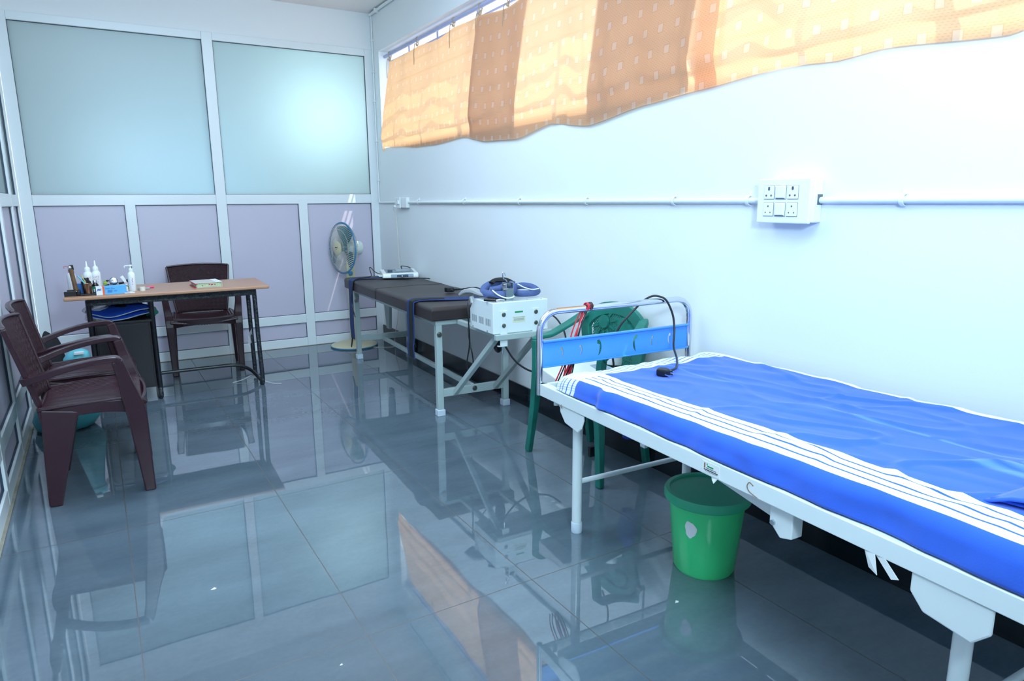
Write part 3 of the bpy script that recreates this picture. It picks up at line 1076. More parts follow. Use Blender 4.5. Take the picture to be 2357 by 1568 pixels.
blob('plastic_bag', 'crumpled clear plastic bag behind blue braces on desk shelf', 'bag', on_desk(.165, .40, .551), (.12, .10, .065), 'clear', 3, .35)
blob('carry_bag', 'black polythene bag slumped on top right of the desk shelf', 'bag', on_desk(.310, .40, .551), (.12, .10, .075), 'black_bag', 9, .35, rz=-.2)
blob('cloth_bundle', 'small lime green bundle peeking out behind the clear bag', 'cloth', on_desk(.235, .47, .551), (.07, .045, .062), 'lime', 5, .2)
blob('pouch', 'small dark teal pouch at right edge of desk shelf', 'pouch', on_desk(.455, .40, .551), (.035, .07, .04), 'label_green', 2, .3)

# ---------------------------------------------------------------- things on the desk
def bottle_squeeze(label, x, y):
    t_ = thing('gel_bottle', label, 'bottle', on_desk(x, y), DR)
    t_.scale = (.92, .92, 1.05)
    MB().lathe([(.026, 0), (.029, .004), (.029, .098), (.027, .112), (.017, .124), (.016, .130)], 24).build('body', 'bottle_white', t_)
    MB().lathe([(.0185, .124), (.0185, .140), (.016, .146), (.007, .152), (.004, .182), (.0018, .186)], 20).build('nozzle', 'white_plastic', t_)
    lb = MB()
    lb.lathe([(.0293, .020), (.0293, .094)], 24)
    l_ = lb.build('label_wrap', 'paper', t_)
    tx = MB()
    for r_ in range(12):
        z = .088 - r_ * .0055
        h = .0026 if r_ in (0, 1, 11) else .0012
        wd = 1.2 if r_ in (0, 1) else .75 + .4 * random.random()
        n = 10
        for k in range(n):
            if random.random() < .22:
                continue
            a0 = -pi / 2 - wd / 2 + wd * k / n
            a1 = a0 + wd / n * .8
            R__ = .0296
            tx.add([(R__ * cos(a0), R__ * sin(a0), z), (R__ * cos(a1), R__ * sin(a1), z), (R__ * cos(a1), R__ * sin(a1), z + h), (R__ * cos(a0), R__ * sin(a0), z + h)], [(0, 1, 2, 3)])
    tx.build('printing', 'red_ink', l_)
    return t_


bottle_squeeze('white squeeze gel bottle with red printing, left of the pair on desk', .115, .30)
bottle_squeeze('white squeeze gel bottle with red printing, right of the pair on desk', .160, .335)


def pump(label, x, y, bodymat, pumpmat, h=.125, r=.025):
    t_ = thing('pump_bottle', label, 'bottle', on_desk(x, y), DR)
    MB().lathe([(r * .9, 0), (r, .004), (r, h * .8), (r * .85, h * .93), (r * .5, h)], 24).build('body', bodymat, t_)
    MB().lathe([(r * .55, h - .002), (r * .55, h + .018), (r * .25, h + .022), (r * .22, h + .038)], 18).build('collar', pumpmat, t_)
    MB().box(-.032, .010, -.006, .006, h + .036, h + .043).box(-.036, -.030, -.005, .005, h + .026, h + .040).cyl((0, 0, h + .034), (0, 0, h + .044), .011, 14).build('pump_head', pumpmat, t_, bevel=.002)
    return t_


pump('white pump bottle with pink pump head at left end of desk', .022, .34, 'bottle_white', 'soft_pink')
p2 = pump('plain white pump bottle at middle of desk, beside the blue carton', .360, .165, 'bottle_white', 'white_plastic', .125, .0225)
MB().tube([(.002, -.0235, .088), (.006, -.0238, .080), (.000, -.0238, .072), (.005, -.0238, .064), (.001, -.0238, .058)], .0010, 5, 4).tube([(.001, -.0238, .050), (.004, -.0238, .046), (.002, -.0238, .042)], .0008, 5, 4).build('red_scrawl', 'red_ink', p2)

# pen stand: black tray with copper cup and dark cup
ps = thing('pen_stand', 'black desk pen stand tray holding a copper cup', 'pen stand', on_desk(.085, .10), DR)
MB().box(-.095, -.030, -.030, -.014, 0, .030).box(-.082, -.01, .025, .042, 0, .034).box(-.095, .065, -.022, .035, 0, .010).box(-.012, .075, -.040, .040, 0, .009).build('tray', 'black_rubber', ps, bevel=.003)
MB().box(-.028, -.010, -.034, .036, .006, .030).build('block', 'black_rubber', ps, bevel=.003)
MB().lathe([(.018, .009), (.0235, .072), (.0225, .072), (.017, .011)], 28, Matrix.Translation((.033, 0, 0))).build('cup', 'copper', ps)
MB().lathe([(.017, .009), (.025, .080), (.0235, .080), (.0165, .011)], 16, Matrix.Translation((.020, .045, 0))).build('cup', 'black_rubber', ps)
hs = thing('hammer_handle', 'upright brown wooden rod with chrome ends on the pen stand', 'hammer', on_desk(.055, .105, .766), DR)
hs.scale = (1.15, 1.15, 1.22)
tl_ = Matrix.Rotation(R_(-6), 4, 'Y')
MB(tl_).lathe([(.0105, .012), (.0115, .02), (.0105, .07), (.0115, .118), (.0125, .122)], 16).build('handle', 'dark_wood', hs)
MB(tl_).ell((0, 0, .007), (.007, .007, .007), 12, 8).ell((-.003, -.008, .130), (.010, .009, .010), 12, 8).build('chrome_cap', 'chrome', hs)
MB(tl_).box(-.006, .014, -.006, .010, .116, .142).build('head', 'black_rubber', hs, bevel=.003)
tb = MB().tube([(0, 0, 0), (-.022, .004, .040), (-.050, .008, .082)], .0045, 8).build('marker_pen', 'tube_cyan')
place(tb, on_desk(.120, .10, .790), DR)
tag(tb, 'cyan pen leaning out of the copper cup', 'pen')
pc = MB().tube([(0, 0, 0), (-.030, .006, .082)], .0032, 6).build('pencil', 'yellow')
place(pc, on_desk(.120, .118, .790), DR)
tag(pc, 'yellow pencil leaning behind the cyan pen', 'pencil')
kp = blob('key_bunch', 'black knobbly bunch of caps standing in the dark cup', 'keys', on_desk(.108, .147, .812), (.024, .020, .024), 'black_rubber', 12, .5, sub=2)

# dark bottle with green label
mbt = thing('medicine_bottle', 'small dark brown medicine bottle with green label on desk', 'bottle', on_desk(.155, .165), DR)
MB().lathe([(.017, 0), (.0185, .003), (.0185, .052), (.014, .061), (.0095, .066), (.0095, .070)], 22).build('body', 'amber', mbt)
MB().lathe([(.0115, .068), (.0118, .080), (.0105, .082)], 18).build('cap', 'steel', mbt)
MB().lathe([(.0188, .010), (.0188, .046)], 22).build('label_wrap', 'label_green', mbt)
MB().box(-.010, .004, -.0192, -.0186, .012, .030).build('sticker', 'paper', mbt)

# carton with lettering
bx = thing('glove_carton', 'blue and white carton marked JMS with orange band at desk front', 'carton', on_desk(.240, .085), R_(4))
L, D_, H_ = .165, .062, .050
MB().box(-L / 2, L / 2, -D_ / 2, D_ / 2, 0, H_).build('box', 'box_blue', bx, bevel=.001)
MB().box(-L / 2 - .0004, -L / 2 + .034, -D_ / 2 - .0004, D_ / 2 + .0004, .0004, H_ + .0004).build('white_band', 'paper', bx)
MB().box(-L / 2 + .034, -L / 2 + .045, -D_ / 2 - .0005, D_ / 2 + .0005, .0004, H_ + .0005).build('orange_band', 'orange_ink', bx)
MB().box(-L / 2 - .0008, -L / 2 - .0004, -D_ / 2, D_ / 2, .0004, H_).build('end_flap', 'box_side', bx)
text('lettering', 'JMS', .0155, 'blue_ink', bx, face_matrix((-L / 2 + .004, -D_ / 2 - .0006, .028), (1, 0, 0), (0, 0, 1)), shear=.35, bold=.0006)
text('lettering', 'Medi  Fine', .012, 'blue_ink', bx, face_matrix((-L / 2 + .050, -D_ / 2 - .0006, .033), (1, 0, 0), (0, 0, 1)))
ln = MB()
for r_ in range(4):
    ln.box(-.022, .002 + .004 * (r_ % 2), -D_ / 2 - .0008, -D_ / 2, .012 + r_ * .0045, .0138 + r_ * .0045)
    ln.box(.014, .030, -D_ / 2 - .0008, -D_ / 2, .018 + (r_ % 2) * .0045, .0195 + (r_ % 2) * .0045)
ln.build('printing', 'blue_ink', bx)
bb = MB().box(-.035, .035, -.012, .012, 0, .062).build('booklet_box', mat('deep_blue_carton', (.02, .13, .42), .4), bevel=.001)
place(bb, on_desk(.075, .215), DR)
tag(bb, 'small deep blue box standing behind the pen stand', 'box')
lm = MB().lathe([(.012, 0), (.012, .045), (.009, .048), (.009, .056), (.001, .057)], 16).build('glue_tube', 'lime')
place(lm, on_desk(.205, .37), DR)
tag(lm, 'lime green capped tube beside the squeeze bottles', 'tube')

# stethoscope / blood-pressure gauge bundle
stp = thing('stethoscope', 'black stethoscope with chrome chest piece coiled on the desk', 'stethoscope', on_desk(.285, .24), DR)
MB().tube([(-.075, .02, .010), (-.06, -.02, .024), (-.02, -.035, .034), (.03, -.03, .030), (.065, -.03, .018), (.080, .01, .008), (.05, .05, .006), (0, .06, .006), (-.05, .055, .008), (-.082, .02, .03), (-.03, -.01, .045), (.02, .01, .048), (.055, .0, .06)], .0065, 10, 6).build('tubing', 'black_rubber', stp)
MB().lathe([(.002, .0), (.020, .001), (.021, .006), (.014, .009), (.002, .010)], 24, face_matrix((-.028, -.030, .066), (1, 0, 0), (0, .25, 1))).build('chest_piece', 'chrome', stp)
MB().lathe([(.0205, -.003), (.024, .0), (.024, .004), (.0215, .006)], 24, face_matrix((-.028, -.030, .066), (1, 0, 0), (0, .25, 1))).build('chest_rim', 'black_rubber', stp)
MB().box(-.055, .000, -.026, .006, .030, .052).build('bell_block', 'device_grey', stp, bevel=.006)
MB().ell((-.062, -.026, .070), (.009, .007, .006), 10, 8).build('ear_tip', 'black_rubber', stp)
MB().ell((.052, -.01, .066), (.009, .007, .007), 10, 8).build('ear_tip', 'black_rubber', stp)
MB().cyl((-.040, -.036, .062), (-.036, -.048, .010), .0018, 8).build('spring', 'steel', stp)
ct = MB().sweep([(0, 0, 0), (.006, 0, .03), (-.012, .004, .075), (-.022, .006, .092)], [(.010, .010), (.013, .012), (.018, .007), (.020, .002)], (1, 0, 0), 3).build('cream_tube', 'bottle_white', bevel=.002)
place(ct, on_desk(.325, .215, .0 + .752), DR)
tag(ct, 'squeezed white ointment tube standing beside the stethoscope', 'tube')
MB().box(-.006, .003, -.0068, -.0058, .048, .051).build('stripe', 'red_ink', ct)
cz = MB().lathe([(.010, 0), (.011, .03), (.006, .034)], 14).build('cap_jar', 'cream')
place(cz, on_desk(.325, .155), DR)
tag(cz, 'little cream coloured jar tucked between carton and pump bottle', 'jar')
pk = MB().prism([(-.02, -.02), (.035, -.028), (.02, .03), (-.03, .025)], 0, .006, 'z').build('packet', 'paper', bevel=.001)
place(pk, on_desk(.330, .07), .2)
tag(pk, 'white and blue paper packet beside the JMS carton', 'packet')
MB().prism([(-.018, -.018), (.012, -.020), (.004, .020), (-.026, .022)], .006, .0068, 'z').build('blue_print', 'blue_ink', pk)
sp = MB().tube([(-.03, 0, .003), (-.012, .003, .008), (.0, .0, .003), (.016, -.004, .006), (.028, .002, .003)], .0026, 6, 4).build('crumpled_foil', 'steel')
place(sp, on_desk(.165, .10), 0)
tag(sp, 'crumpled foil strip in front of the medicine bottle', 'foil')
tp = thing('tape_roll', 'small roll of white surgical tape beside the pump bottle', 'tape', on_desk(.415, .155), DR)
MB().lathe([(.008, 0), (.0165, 0), (.0165, .024), (.008, .024)], 26).build('tape', 'cream', tp)
tp2 = MB().box(-.035, .035, -.012, .012, 0, .014).build('tape_case', 'grey_cloth', bevel=.003)
place(tp2, on_desk(.425, .215), DR)
tag(tp2, 'flat pale case lying behind the tape roll', 'case')
pm = thing('marker_pen', 'pink highlighter with orange tip lying on desk', 'pen', on_desk(.450, .275, .757), R_(4))
MB().tube([(-.010, 0, 0), (.035, 0, 0)], .0062, 10).build('barrel', 'pink', pm)
MB().tube([(-.050, .004, 0), (-.010, 0, 0)], .0035, 8).build('tip', 'orange_ink', pm)

# thick book
bk = thing('book', 'thick worn book with red and green page edges on the desk', 'book', on_desk(.800, .20), R_(3))
MB().box(-.078, .078, -.100, .100, .004, .030).build('pages', 'pages', bk, bevel=.002)
cvb = MB()
cvb.box(-.085, .082, -.105, .105, .030, .0335).box(-.085, .082, -.105, .105, 0, .0035)
cvb.box(.079, .0845, -.105, .105, 0, .0335)
cvb.build('cover', 'book_cover', bk, bevel=.0015)
MB().box(-.087, -.075, -.106, .106, .002, .006).box(-.087, -.070, -.106, .106, .026, .0305).build('red_edge', 'red_ink', bk, bevel=.0008)
MB().box(.045, .083, -.106, .106, .0335, .0345).build('spine_band', 'paper', bk)
d_ = MB()
for i in range(9):
    xx = random.uniform(-.06, .07)
    d_.box(xx, xx + random.uniform(.004, .012), -.1006, -.1002, .012 + random.uniform(0, .006), .016 + random.uniform(0, .008))
d_.build('edge_print', 'red_ink', bk)

# ------------------------------------------------------------------ teal swing bin and black bag by the left partition
bn = thing('waste_bin', 'round teal plastic bin behind the maroon armchairs', 'bin', (-2.600, -1.56, 0))
BT = Matrix(((1, 0, .25, 0), (0, 1, 0, 0), (0, 0, 1, 0), (0, 0, 0, 1)))
MB(BT).lathe([(.11, 0), (.150, .012), (.176, .06), (.170, .11), (.140, .18), (.105, .27), (.072, .36), (.064, .40)], 40).build('body', 'teal', bn)
MB(BT).lathe([(.062, .392), (.070, .396), (.070, .412), (.064, .425), (.054, .446), (.03, .460), (.001, .463)], 36).build('lid', mat('teal_lid', (.13, .50, .58), .35), bn)
MB(BT).box(-.02, .03, -.07, -.05, .44, .458).build('flap', 'white_plastic', bn, bevel=.003)
blob('rucksack', 'black fabric bag standing between bin and desk', 'bag', (-2.640, -1.28, 0), (.085, .08, .34), 'black_cloth', 21, .12)

# ------------------------------------------------------------------ pedestal fan
FX, FY = -.385, -.235
fn_ = thing('pedestal_fan', 'cream pedestal fan with blue-rimmed wire grille in corner', 'fan', (FX, FY, 0), 0)
MB().lathe([(.205, 0), (.212, .006), (.205, .018), (.17, .030), (.07, .042), (.03, .05)], 48).build('base', 'fan_cream', fn_)
MB().lathe([(.2125, .004), (.2135, .010), (.2125, .014)], 48).build('base_trim', 'fan_blue', fn_)
MB().sweep([(0, 0, .03), (0, 0, .25), (0, -.005, .50), (0, 0, .72), (.015, 0, .86)], [(.062, .05), (.056, .045), (.066, .05), (.076, .05), (.05, .045)], (1, 0, 0), 4).build('pole', 'fan_cream', fn_, bevel=.012, bseg=3)
MB().lathe([(.018, 0), (.022, .006), (.018, .012), (.001, .013)], 20, face_matrix((-.012, -.036, .675), (1, 0, 0), (0, 0, 1))).build('knob', 'fan_blue', fn_)
# head: axis points left towards viewer
hd = V((-.972, -.225, .03)).normalized()
fc = V((-.068, -.02, .900))       # centre of the grille ring, local
Hm = face_matrix(fc, V((0, 0, 1)).cross(hd), (0, 0, 1))
hx = V((0, 0, 1)).cross(hd).normalized()
Hm = Matrix((hx, hd.cross(hx), hd)).transposed().to_4x4()
Hm.translation = fc
RG = .222
MB(Hm).lathe([(.045, -.195), (.062, -.18), (.066, -.12), (.062, -.075), (.03, -.06)], 28, scale=(.9, 1.0)).build('motor_housing', 'fan_white', fn_)
grm = MB(Hm)
for k in range(72):
    a = 2 * pi * k / 72
    grm.tube([(.058 * cos(a), .058 * sin(a), .050), (.13 * cos(a), .13 * sin(a), .046), (.195 * cos(a), .195 * sin(a), .026), (RG * cos(a), RG * sin(a), .0)], .0013, 4, 3)
for rr, zz in ((.10, .049), (.165, .038)):
    grm.tube([(rr * cos(2 * pi * k / 48), rr * sin(2 * pi * k / 48), zz) for k in range(48)], .0014, 4, closed=True)
grm.build('front_grille', 'fan_wire', fn_)
grm = MB(Hm)
for k in range(60):
    a = 2 * pi * k / 60
    grm.tube([(.055 * cos(a), .055 * sin(a), -.075), (.14 * cos(a), .14 * sin(a), -.066), (.20 * cos(a), .20 * sin(a), -.035), (RG * cos(a), RG * sin(a), -.004)], .0012, 4, 3)
for rr, zz in ((.10, -.071), (.17, -.055)):
    grm.tube([(rr * cos(2 * pi * k / 48), rr * sin(2 * pi * k / 48), zz) for k in range(48)], .0014, 4, closed=True)
grm.build('rear_grille', 'fan_wire', fn_)
MB(Hm).tube([(RG * cos(2 * pi * k / 64), RG * sin(2 * pi * k / 64), 0) for k in range(64)], .0065, 8, closed=True, flat=1.5).build('rim', 'fan_blue', fn_)
hc = MB(Hm).lathe([(.062, .044), (.062, .052), (.052, .058), (.001, .060)], 36).build('hub_badge', 'fan_cream', fn_)
q = MB(Hm)
for k in range(6):
    q.box(-.022 + k * .0072, -.0170 + k * .0072, .002, .010, .0590, .0606)
for k in range(4):
    q.box(-.010 + k * .006, -.0065 + k * .006, -.010 - .002 * (k % 2), -.007 - .002 * (k % 2), .0590, .0604)
q.build('maker_marks', 'dark_ink', hc)
MB(Hm).lathe([(.001, .018), (.025, .016), (.030, .0), (.030, -.03), (.001, -.04)], 20).build('blade_hub', 'fan_blade', fn_)
for k in range(3):
    a0 = 2 * pi * k / 3 + 1.15
    bl = MB(Hm)
    def blade(u, v, a0=a0):
        r = .026 + .172 * v
        span = (.55 + .62 * sin(v * pi * .75)) * (1 if v < .97 else .8)
        a = a0 + (u - .5) * span + .28 * v
        return (r * cos(a), r * sin(a), -.012 + (u - .5) * .045)
    bl.grid(blade, 10, 12)
    bl.build('blade', 'fan_blade', fn_, solid=.002, weld=False)
fw_ = MB().tube([(0, 0, .015), (.10, -.02, .004), (.2, -.10, .004), (.28, -.10, .01), (.30, -.05, .08), (.325, -.08, .25), (.33, -.10, .5)], .0026, 6, 5).build('fan_cord', 'cream')
place(fw_, (FX + .02, FY - .15, 0))
tag(fw_, 'thin cream fan cord trailing over floor behind the couch legs', 'cord')

# ------------------------------------------------------------------ treatment couch
CO, CR = (-.663, -2.60, 0), -.046
cw = thing('treatment_couch', 'brown upholstered treatment couch on pale grey square legs by wall', 'couch', CO, CR)
CW = .550


def cushion(mb, x0, x1, y0, y1, z0, z1, r=.022, sag=.004):
    nx, ny = 18, 30
    def top(u, v):
        x = x0 + (x1 - x0) * u; y = y0 + (y1 - y0) * v
        ex = min(u, 1 - u) * (x1 - x0); ey = min(v, 1 - v) * (y1 - y0)
        d = min(1, min(ex, ey) / r)
        z = z1 - r * (1 - sqrt(max(0, 1 - (1 - d) ** 2)))
        z += sag * noise.noise(V((x * 5, y * 4, 1)))
        return (x, y, z)
    def warp(t):
        # concentrate samples at borders
        return t if False else .5 - .5 * cos(pi * t)
    mb.grid(lambda u, v: top(warp(u), warp(v)), nx * 2, ny * 2)
    pts = []
    for (xa, ya), (xb, yb) in (((x0, y0), (x1, y0)), ((x1, y0), (x1, y1)), ((x1, y1), (x0, y1)), ((x0, y1), (x0, y0))):
        mb.add([(xa, ya, z0), (xb, yb, z0), (xb, yb, z1 - r), (xa, ya, z1 - r)], [(0, 1, 2, 3)])
        mb.uv += [(0, 0)] * 4
    mb.add([(x0, y0, z0), (x1, y0, z0), (x1, y1, z0), (x0, y1, z0)], [(0, 3, 2, 1)])
    mb.uv += [(0, 0)] * 4


mt1 = MB(); cushion(mt1, 0, CW, 0, 1.098, .602, .684)
o1 = mt1.build('cushion', 'rexine', cw, weld=False)
mt2 = MB(); cushion(mt2, -.004, CW, 1.102, 1.94, .602, .684)
o2 = mt2.build('cushion', 'rexine', cw, weld=False)
pp = MB()
pp.tube([(.004, .012, .612), (.002, .55, .610), (.002, 1.09, .612)], .003, 6, 4).tube([(.01, -.001, .612), (.3, -.003, .611), (CW - .01, -.001, .612)], .003, 6, 4)
pp.build('piping', 'rexine', o1)
fr = MB()
fr.box(.030, .062, .03, 1.90, .572, .602).box(CW - .055, CW - .023, .03, 1.90, .572, .602).box(.030, CW - .023, .020, .052, .572, .602).box(.030, CW - .023, 1.88, 1.91, .572, .602)
fr.build('top_frame', 'grey_paint', cw, bevel=.003)
for lx, ly in ((.034, .022), (CW - .061, .022), (.042, 1.815), (CW - .061, 1.815)):
    l_ = MB().box(lx, lx + .038, ly, ly + .038, .02, .574).build('leg', 'grey_paint', cw, bevel=.003)
    MB().box(lx - .006, lx + .044, ly - .006, ly + .044, 0, .040).build('foot_cap', 'foot_cap', l_, bevel=.003)
fr = MB()
fr.box(.072, CW - .061, .026, .052, .118, .168)
fr.build('end_crossbar', 'grey_paint', cw, bevel=.003)
MB().box(.080, CW - .061, 1.82, 1.846, .150, .198).build('end_crossbar', 'grey_paint', cw, bevel=.003)
MB().box(.268, .292, .052, 1.82, .140, .172).build('centre_rail', 'grey_paint', cw, bevel=.003)
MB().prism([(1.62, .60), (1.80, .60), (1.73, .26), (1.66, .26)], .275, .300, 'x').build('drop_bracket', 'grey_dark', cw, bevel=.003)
for p in ((.052, .018, .515), (.283, .022, .148), (.052, 1.811, .50)):
    MB().cyl(p, (p[0], p[1] - .008, p[2]), .012, 6).cyl(p, (p[0], p[1] - .003, p[2]), .016, 16).build('bolt', 'bolt', cw)
# extension frame that carries the traction unit
ex = MB()
for xx in (.165, .435):
    ex.box(xx, xx + .028, -.560, .03, .572, .600)
ex.box(.135, .495, -.575, -.545, .572, .602)
ex.build('extension_frame', 'grey_paint', cw, bevel=.003)
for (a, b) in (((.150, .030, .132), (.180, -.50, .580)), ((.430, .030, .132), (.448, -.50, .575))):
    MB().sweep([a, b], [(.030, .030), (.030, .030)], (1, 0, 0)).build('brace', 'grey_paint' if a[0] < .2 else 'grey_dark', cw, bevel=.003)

# ---- traction unit
tu = thing('traction_unit', 'white steel traction machine with pulley tower at couch end', 'traction machine', CO, CR)
X0, X1, Y0, Y1, Z0, Z1 = .128, .470, -.552, -.262, .603, .774
cs = MB().prism([(Y0, Z0), (Y1, Z0), (Y1, Z0 + .105), (Y1 - .058, Z1), (Y0, Z1)], X0, X1, 'x').build('casing', 'white_paint', tu, bevel=.004)
for gI in range(3):
    vt = MB()
    for k in range(5):
        yy = Y1 - .035 - gI * .085 - k * .0125
        vt.box(X0 - .0006, X0 + .001, yy - .0022, yy + .0022, Z0 + .040, Z0 + .078)
    vt.build('vent', 'hole', cs)
sc_ = MB()
for yy in (Y0 + .07, Y1 - .04):
    sc_.cyl((X0 - .002, yy, Z0 + .010), (X0 + .001, yy, Z0 + .010), .004, 8)
for xx in (X0 + .04, X0 + .13, X0 + .22, X0 + .31):
    sc_.cyl((xx, Y0 + .02, Z1), (xx, Y0 + .02, Z1 + .002), .004, 8)
sc_.build('screw', 'bolt', cs)
for xx, zb in ((X0 + .062, Z0 - .070), (X0 + .262, Z0 - .040)):
    mp_ = MB().box(xx - .022, xx + .022, Y0 - .006, Y0, zb, Z1 - .045).box(xx - .03, xx + .02, Y0 - .004, Y0 + .02, zb, zb + .004).build('mounting_plate', 'white_paint', tu, bevel=.0015)
    for zz in (Z0 + .105, Z0 + .045):
        MB().cyl((xx, Y0 - .006, zz), (xx, Y0 - .013, zz), .0085, 6).cyl((xx, Y0 - .006, zz), (xx, Y0 - .008, zz), .012, 16).build('bolt', 'bolt', mp_)
MB().cyl((X0 + .058, Y0 + .004, Z0 - .068), (X0 + .058, Y0 + .004, Z0 - .100), .0045, 10).cyl((X0 + .058, Y0 + .004, Z0 - .098), (X0 + .058, Y0 + .004, Z0 - .108), .008, 12).build('clamp_screw', 'steel', tu)
MB().cyl((X0 + .262, Y0 + .004, Z0 - .040), (X0 + .262, Y0 + .004, Z0 - .085), .0035, 10).build('clamp_screw', 'steel', tu)
MB().box(X0 + .133, X0 + .183, Y0 - .0008, Y0 + .001, Z0 + .108, Z0 + .117).build('badge', 'green_ink', cs, bevel=.0002)
lb = MB().box(X0 + .120, X0 + .198, Y0 - .0008, Y0 + .001, Z0 + .055, Z0 + .088).build('nameplate', 'label_cream', cs)
text('lettering', 'TECHNOMED ELECTRONICS', .0056, 'blue_ink', lb, face_matrix((X0 + .122, Y0 - .0010, Z0 + .082), (1, 0, 0), (0, 0, 1)), .0001)
q = MB()
for r_ in range(3):
    for k in range(9):
        q.box(X0 + .126 + k * .0072, X0 + .131 + k * .0072, Y0 - .0012, Y0 - .0006, Z0 + .0655 + r_ * .0048, Z0 + .0675 + r_ * .0048)
q.build('printing', 'blue_ink', lb)
# pulley tower
pt = MB()
pt.box(X0 + .100, X0 + .104, Y0 + .035, Y0 + .080, Z1, Z1 + .098).box(X0 + .140, X0 + .144, Y0 + .035, Y0 + .080, Z1, Z1 + .098)
pt.box(X0 + .100, X0 + .144, Y0 + .033, Y0 + .038, Z1, Z1 + .066).box(X0 + .085, X0 + .150, Y0 + .03, Y0 + .085, Z1, Z1 + .003)
pt.build('pulley_tower', 'steel', tu, bevel=.001)
MB().cyl((X0 + .112, Y0 + .055, Z1 + .082), (X0 + .132, Y0 + .055, Z1 + .082), .014, 20).build('pulley_wheel', 'slate', tu)
for zz in (.085, .060):
    MB().cyl((X0 + .092, Y0 + .058, Z1 + zz), (X0 + .100, Y0 + .058, Z1 + zz), .006, 10).build('bolt', 'bolt', tu)
MB().tube([(X0 + .118, Y0 + .06, Z1 + .098), (X0 + .112, Y0 + .062, Z1 + .112), (X0 + .100, Y0 + .064, Z1 + .118), (X0 + .094, Y0 + .064, Z1 + .135), (X0 + .096, Y0 + .064, Z1 + .152), (X0 + .106, Y0 + .064, Z1 + .150), (X0 + .113, Y0 + .064, Z1 + .132)], .0028, 8, 5).build('hook', 'chrome', tu)
MB().sweep([(X0 + .010, Y1 - .026, Z1 - .030), (X0 + .002, Y1 - .016, Z1 + .006)], [(.026, .024), (.020, .018)], (1, 0, 0)).build('control_knob', 'white_plastic', tu, bevel=.003)

# ---- traction harness piled on the machine
hn = thing('traction_harness', 'blue padded head harness heaped on the white traction machine', 'harness', (CO[0] - .035, CO[1], .1), CR)
hn.scale = (1, 1, .87)
hn.location.z = .784 * .13
MB().tube([(.215, -.33, .806), (.205, -.40, .806), (.235, -.46, .804), (.30, -.475, .812), (.35, -.43, .845), (.355, -.35, .862), (.31, -.30, .858), (.25, -.30, .836)], .026, 14, 5, closed=True, flat=.9).build('padded_loop', 'pad_blue', hn)
MB().tube([(.25, -.36, .822), (.29, -.40, .836), (.33, -.38, .850)], .022, 12, 5).build('padded_loop', 'pad_blue', hn)
MB().tube([(.375, -.36, .826), (.44, -.37, .838), (.490, -.40, .828), (.495, -.45, .806), (.44, -.475, .802), (.38, -.46, .803), (.36, -.40, .806)], .022, 14, 5, flat=.9).build('padded_loop', 'pad_blue', hn)
MB().tube([(.262, -.34, .866), (.290, -.335, .882), (.335, -.37, .885), (.365, -.41, .862)], .010, 8, 4, flat=2.0).build('black_strap', 'black_cloth', hn)
MB().tube([(.205, -.465, .838), (.222, -.500, .812), (.262, -.525, .792), (.305, -.520, .796), (.312, -.490, .806), (.272, -.475, .808), (.262, -.49, .802)], .0042, 10, 5).build('spreader_rod', 'white_rubber', hn)
MB().tube([(.375, -.44, .862), (.40, -.47, .842), (.44, -.49, .828), (.485, -.485, .830)], .0040, 10, 5).build('spreader_rod', 'white_rubber', hn)
MB().tube([(.34, -.42, .784), (.41, -.46, .782), (.455, -.46, .784), (.458, -.40, .784)], .003, 8, 5).build('wire_loop', 'white_rubber', hn)
MB().sweep([(.19, -.44, .790), (.25, -.45, .784), (.32, -.44, .785)], [(.05, .012), (.06, .010), (.05, .012)], (0, 1, 0), 4).build('black_strap', 'black_cloth', hn, bevel=.003)
MB().sweep([(.120, -.24, .790), (.135, -.27, .815), (.160, -.31, .822), (.185, -.35, .806), (.215, -.40, .796), (.24, -.45, .790)], [(.055, .012), (.060, .022), (.062, .024), (.056, .018), (.046, .012), (.03, .008)], (.8, .6, 0), 4).build('grey_strap', 'grey_cloth', hn, bevel=.004)
MB().sweep([(.150, -.22, .792), (.175, -.27, .800), (.215, -.33, .800), (.25, -.38, .795)], [(.045, .010), (.050, .014), (.050, .012), (.04, .01)], (.8, .6, 0), 4).build('grey_strap', 'grey_cloth', hn, bevel=.003)
MB().cyl((.15, -.475, .785), (.195, -.525, .785), .009, 10).build('black_toggle', 'black_rubber', hn)
MB().tube([(.195, -.525, .785), (.22, -.530, .788), (.242, -.532, .783)], .004, 8, 3).build('clip', 'chrome', hn)

# wide straps over the couch
def strap(name, label, pts, w, wpts=None):
    s_ = thing(name, label, 'strap', CO, CR, group='navy belts over the couch')
    MB().sweep(pts, [(w, .006)] * len(pts), (0, 1, 0), 4).build('webbing', 'navy', s_, bevel=.002)
    return s_


s1 = strap('traction_belt', 'navy belt hanging over the far corner of brown couch', [(.54, 1.66, .690), (.30, 1.70, .690), (.06, 1.72, .690), (.002, 1.72, .684), (-.012, 1.72, .655), (-.014, 1.72, .50), (-.018, 1.72, .32), (-.014, 1.72, .20)], .105)
MB().sweep([(-.016, 1.735, .21), (-.020, 1.745, .165), (-.026, 1.75, .125)], [(.035, .004), (.028, .004), (.024, .003)], (0, 1, 0)).build('tail', 'black_cloth', s1)
s2 = strap('traction_belt', 'navy belt with black velcro facing over near end of brown couch', [(.42, .22, .690), (.25, .27, .690), (.07, .33, .692), (.004, .33, .686), (-.012, .33, .655), (-.015, .33, .45), (-.022, .33, .40), (-.016, .33, .32)], .12)
MB().sweep([(.20, .285, .6945), (.07, .315, .6965), (.002, .315, .692), (-.016, .315, .655), (-.019, .315, .45), (-.026, .315, .40), (-.020, .315, .325)], [(.065, .003)] * 7, (0, 1, 0), 4).build('velcro_strip', 'black_cloth', s2)
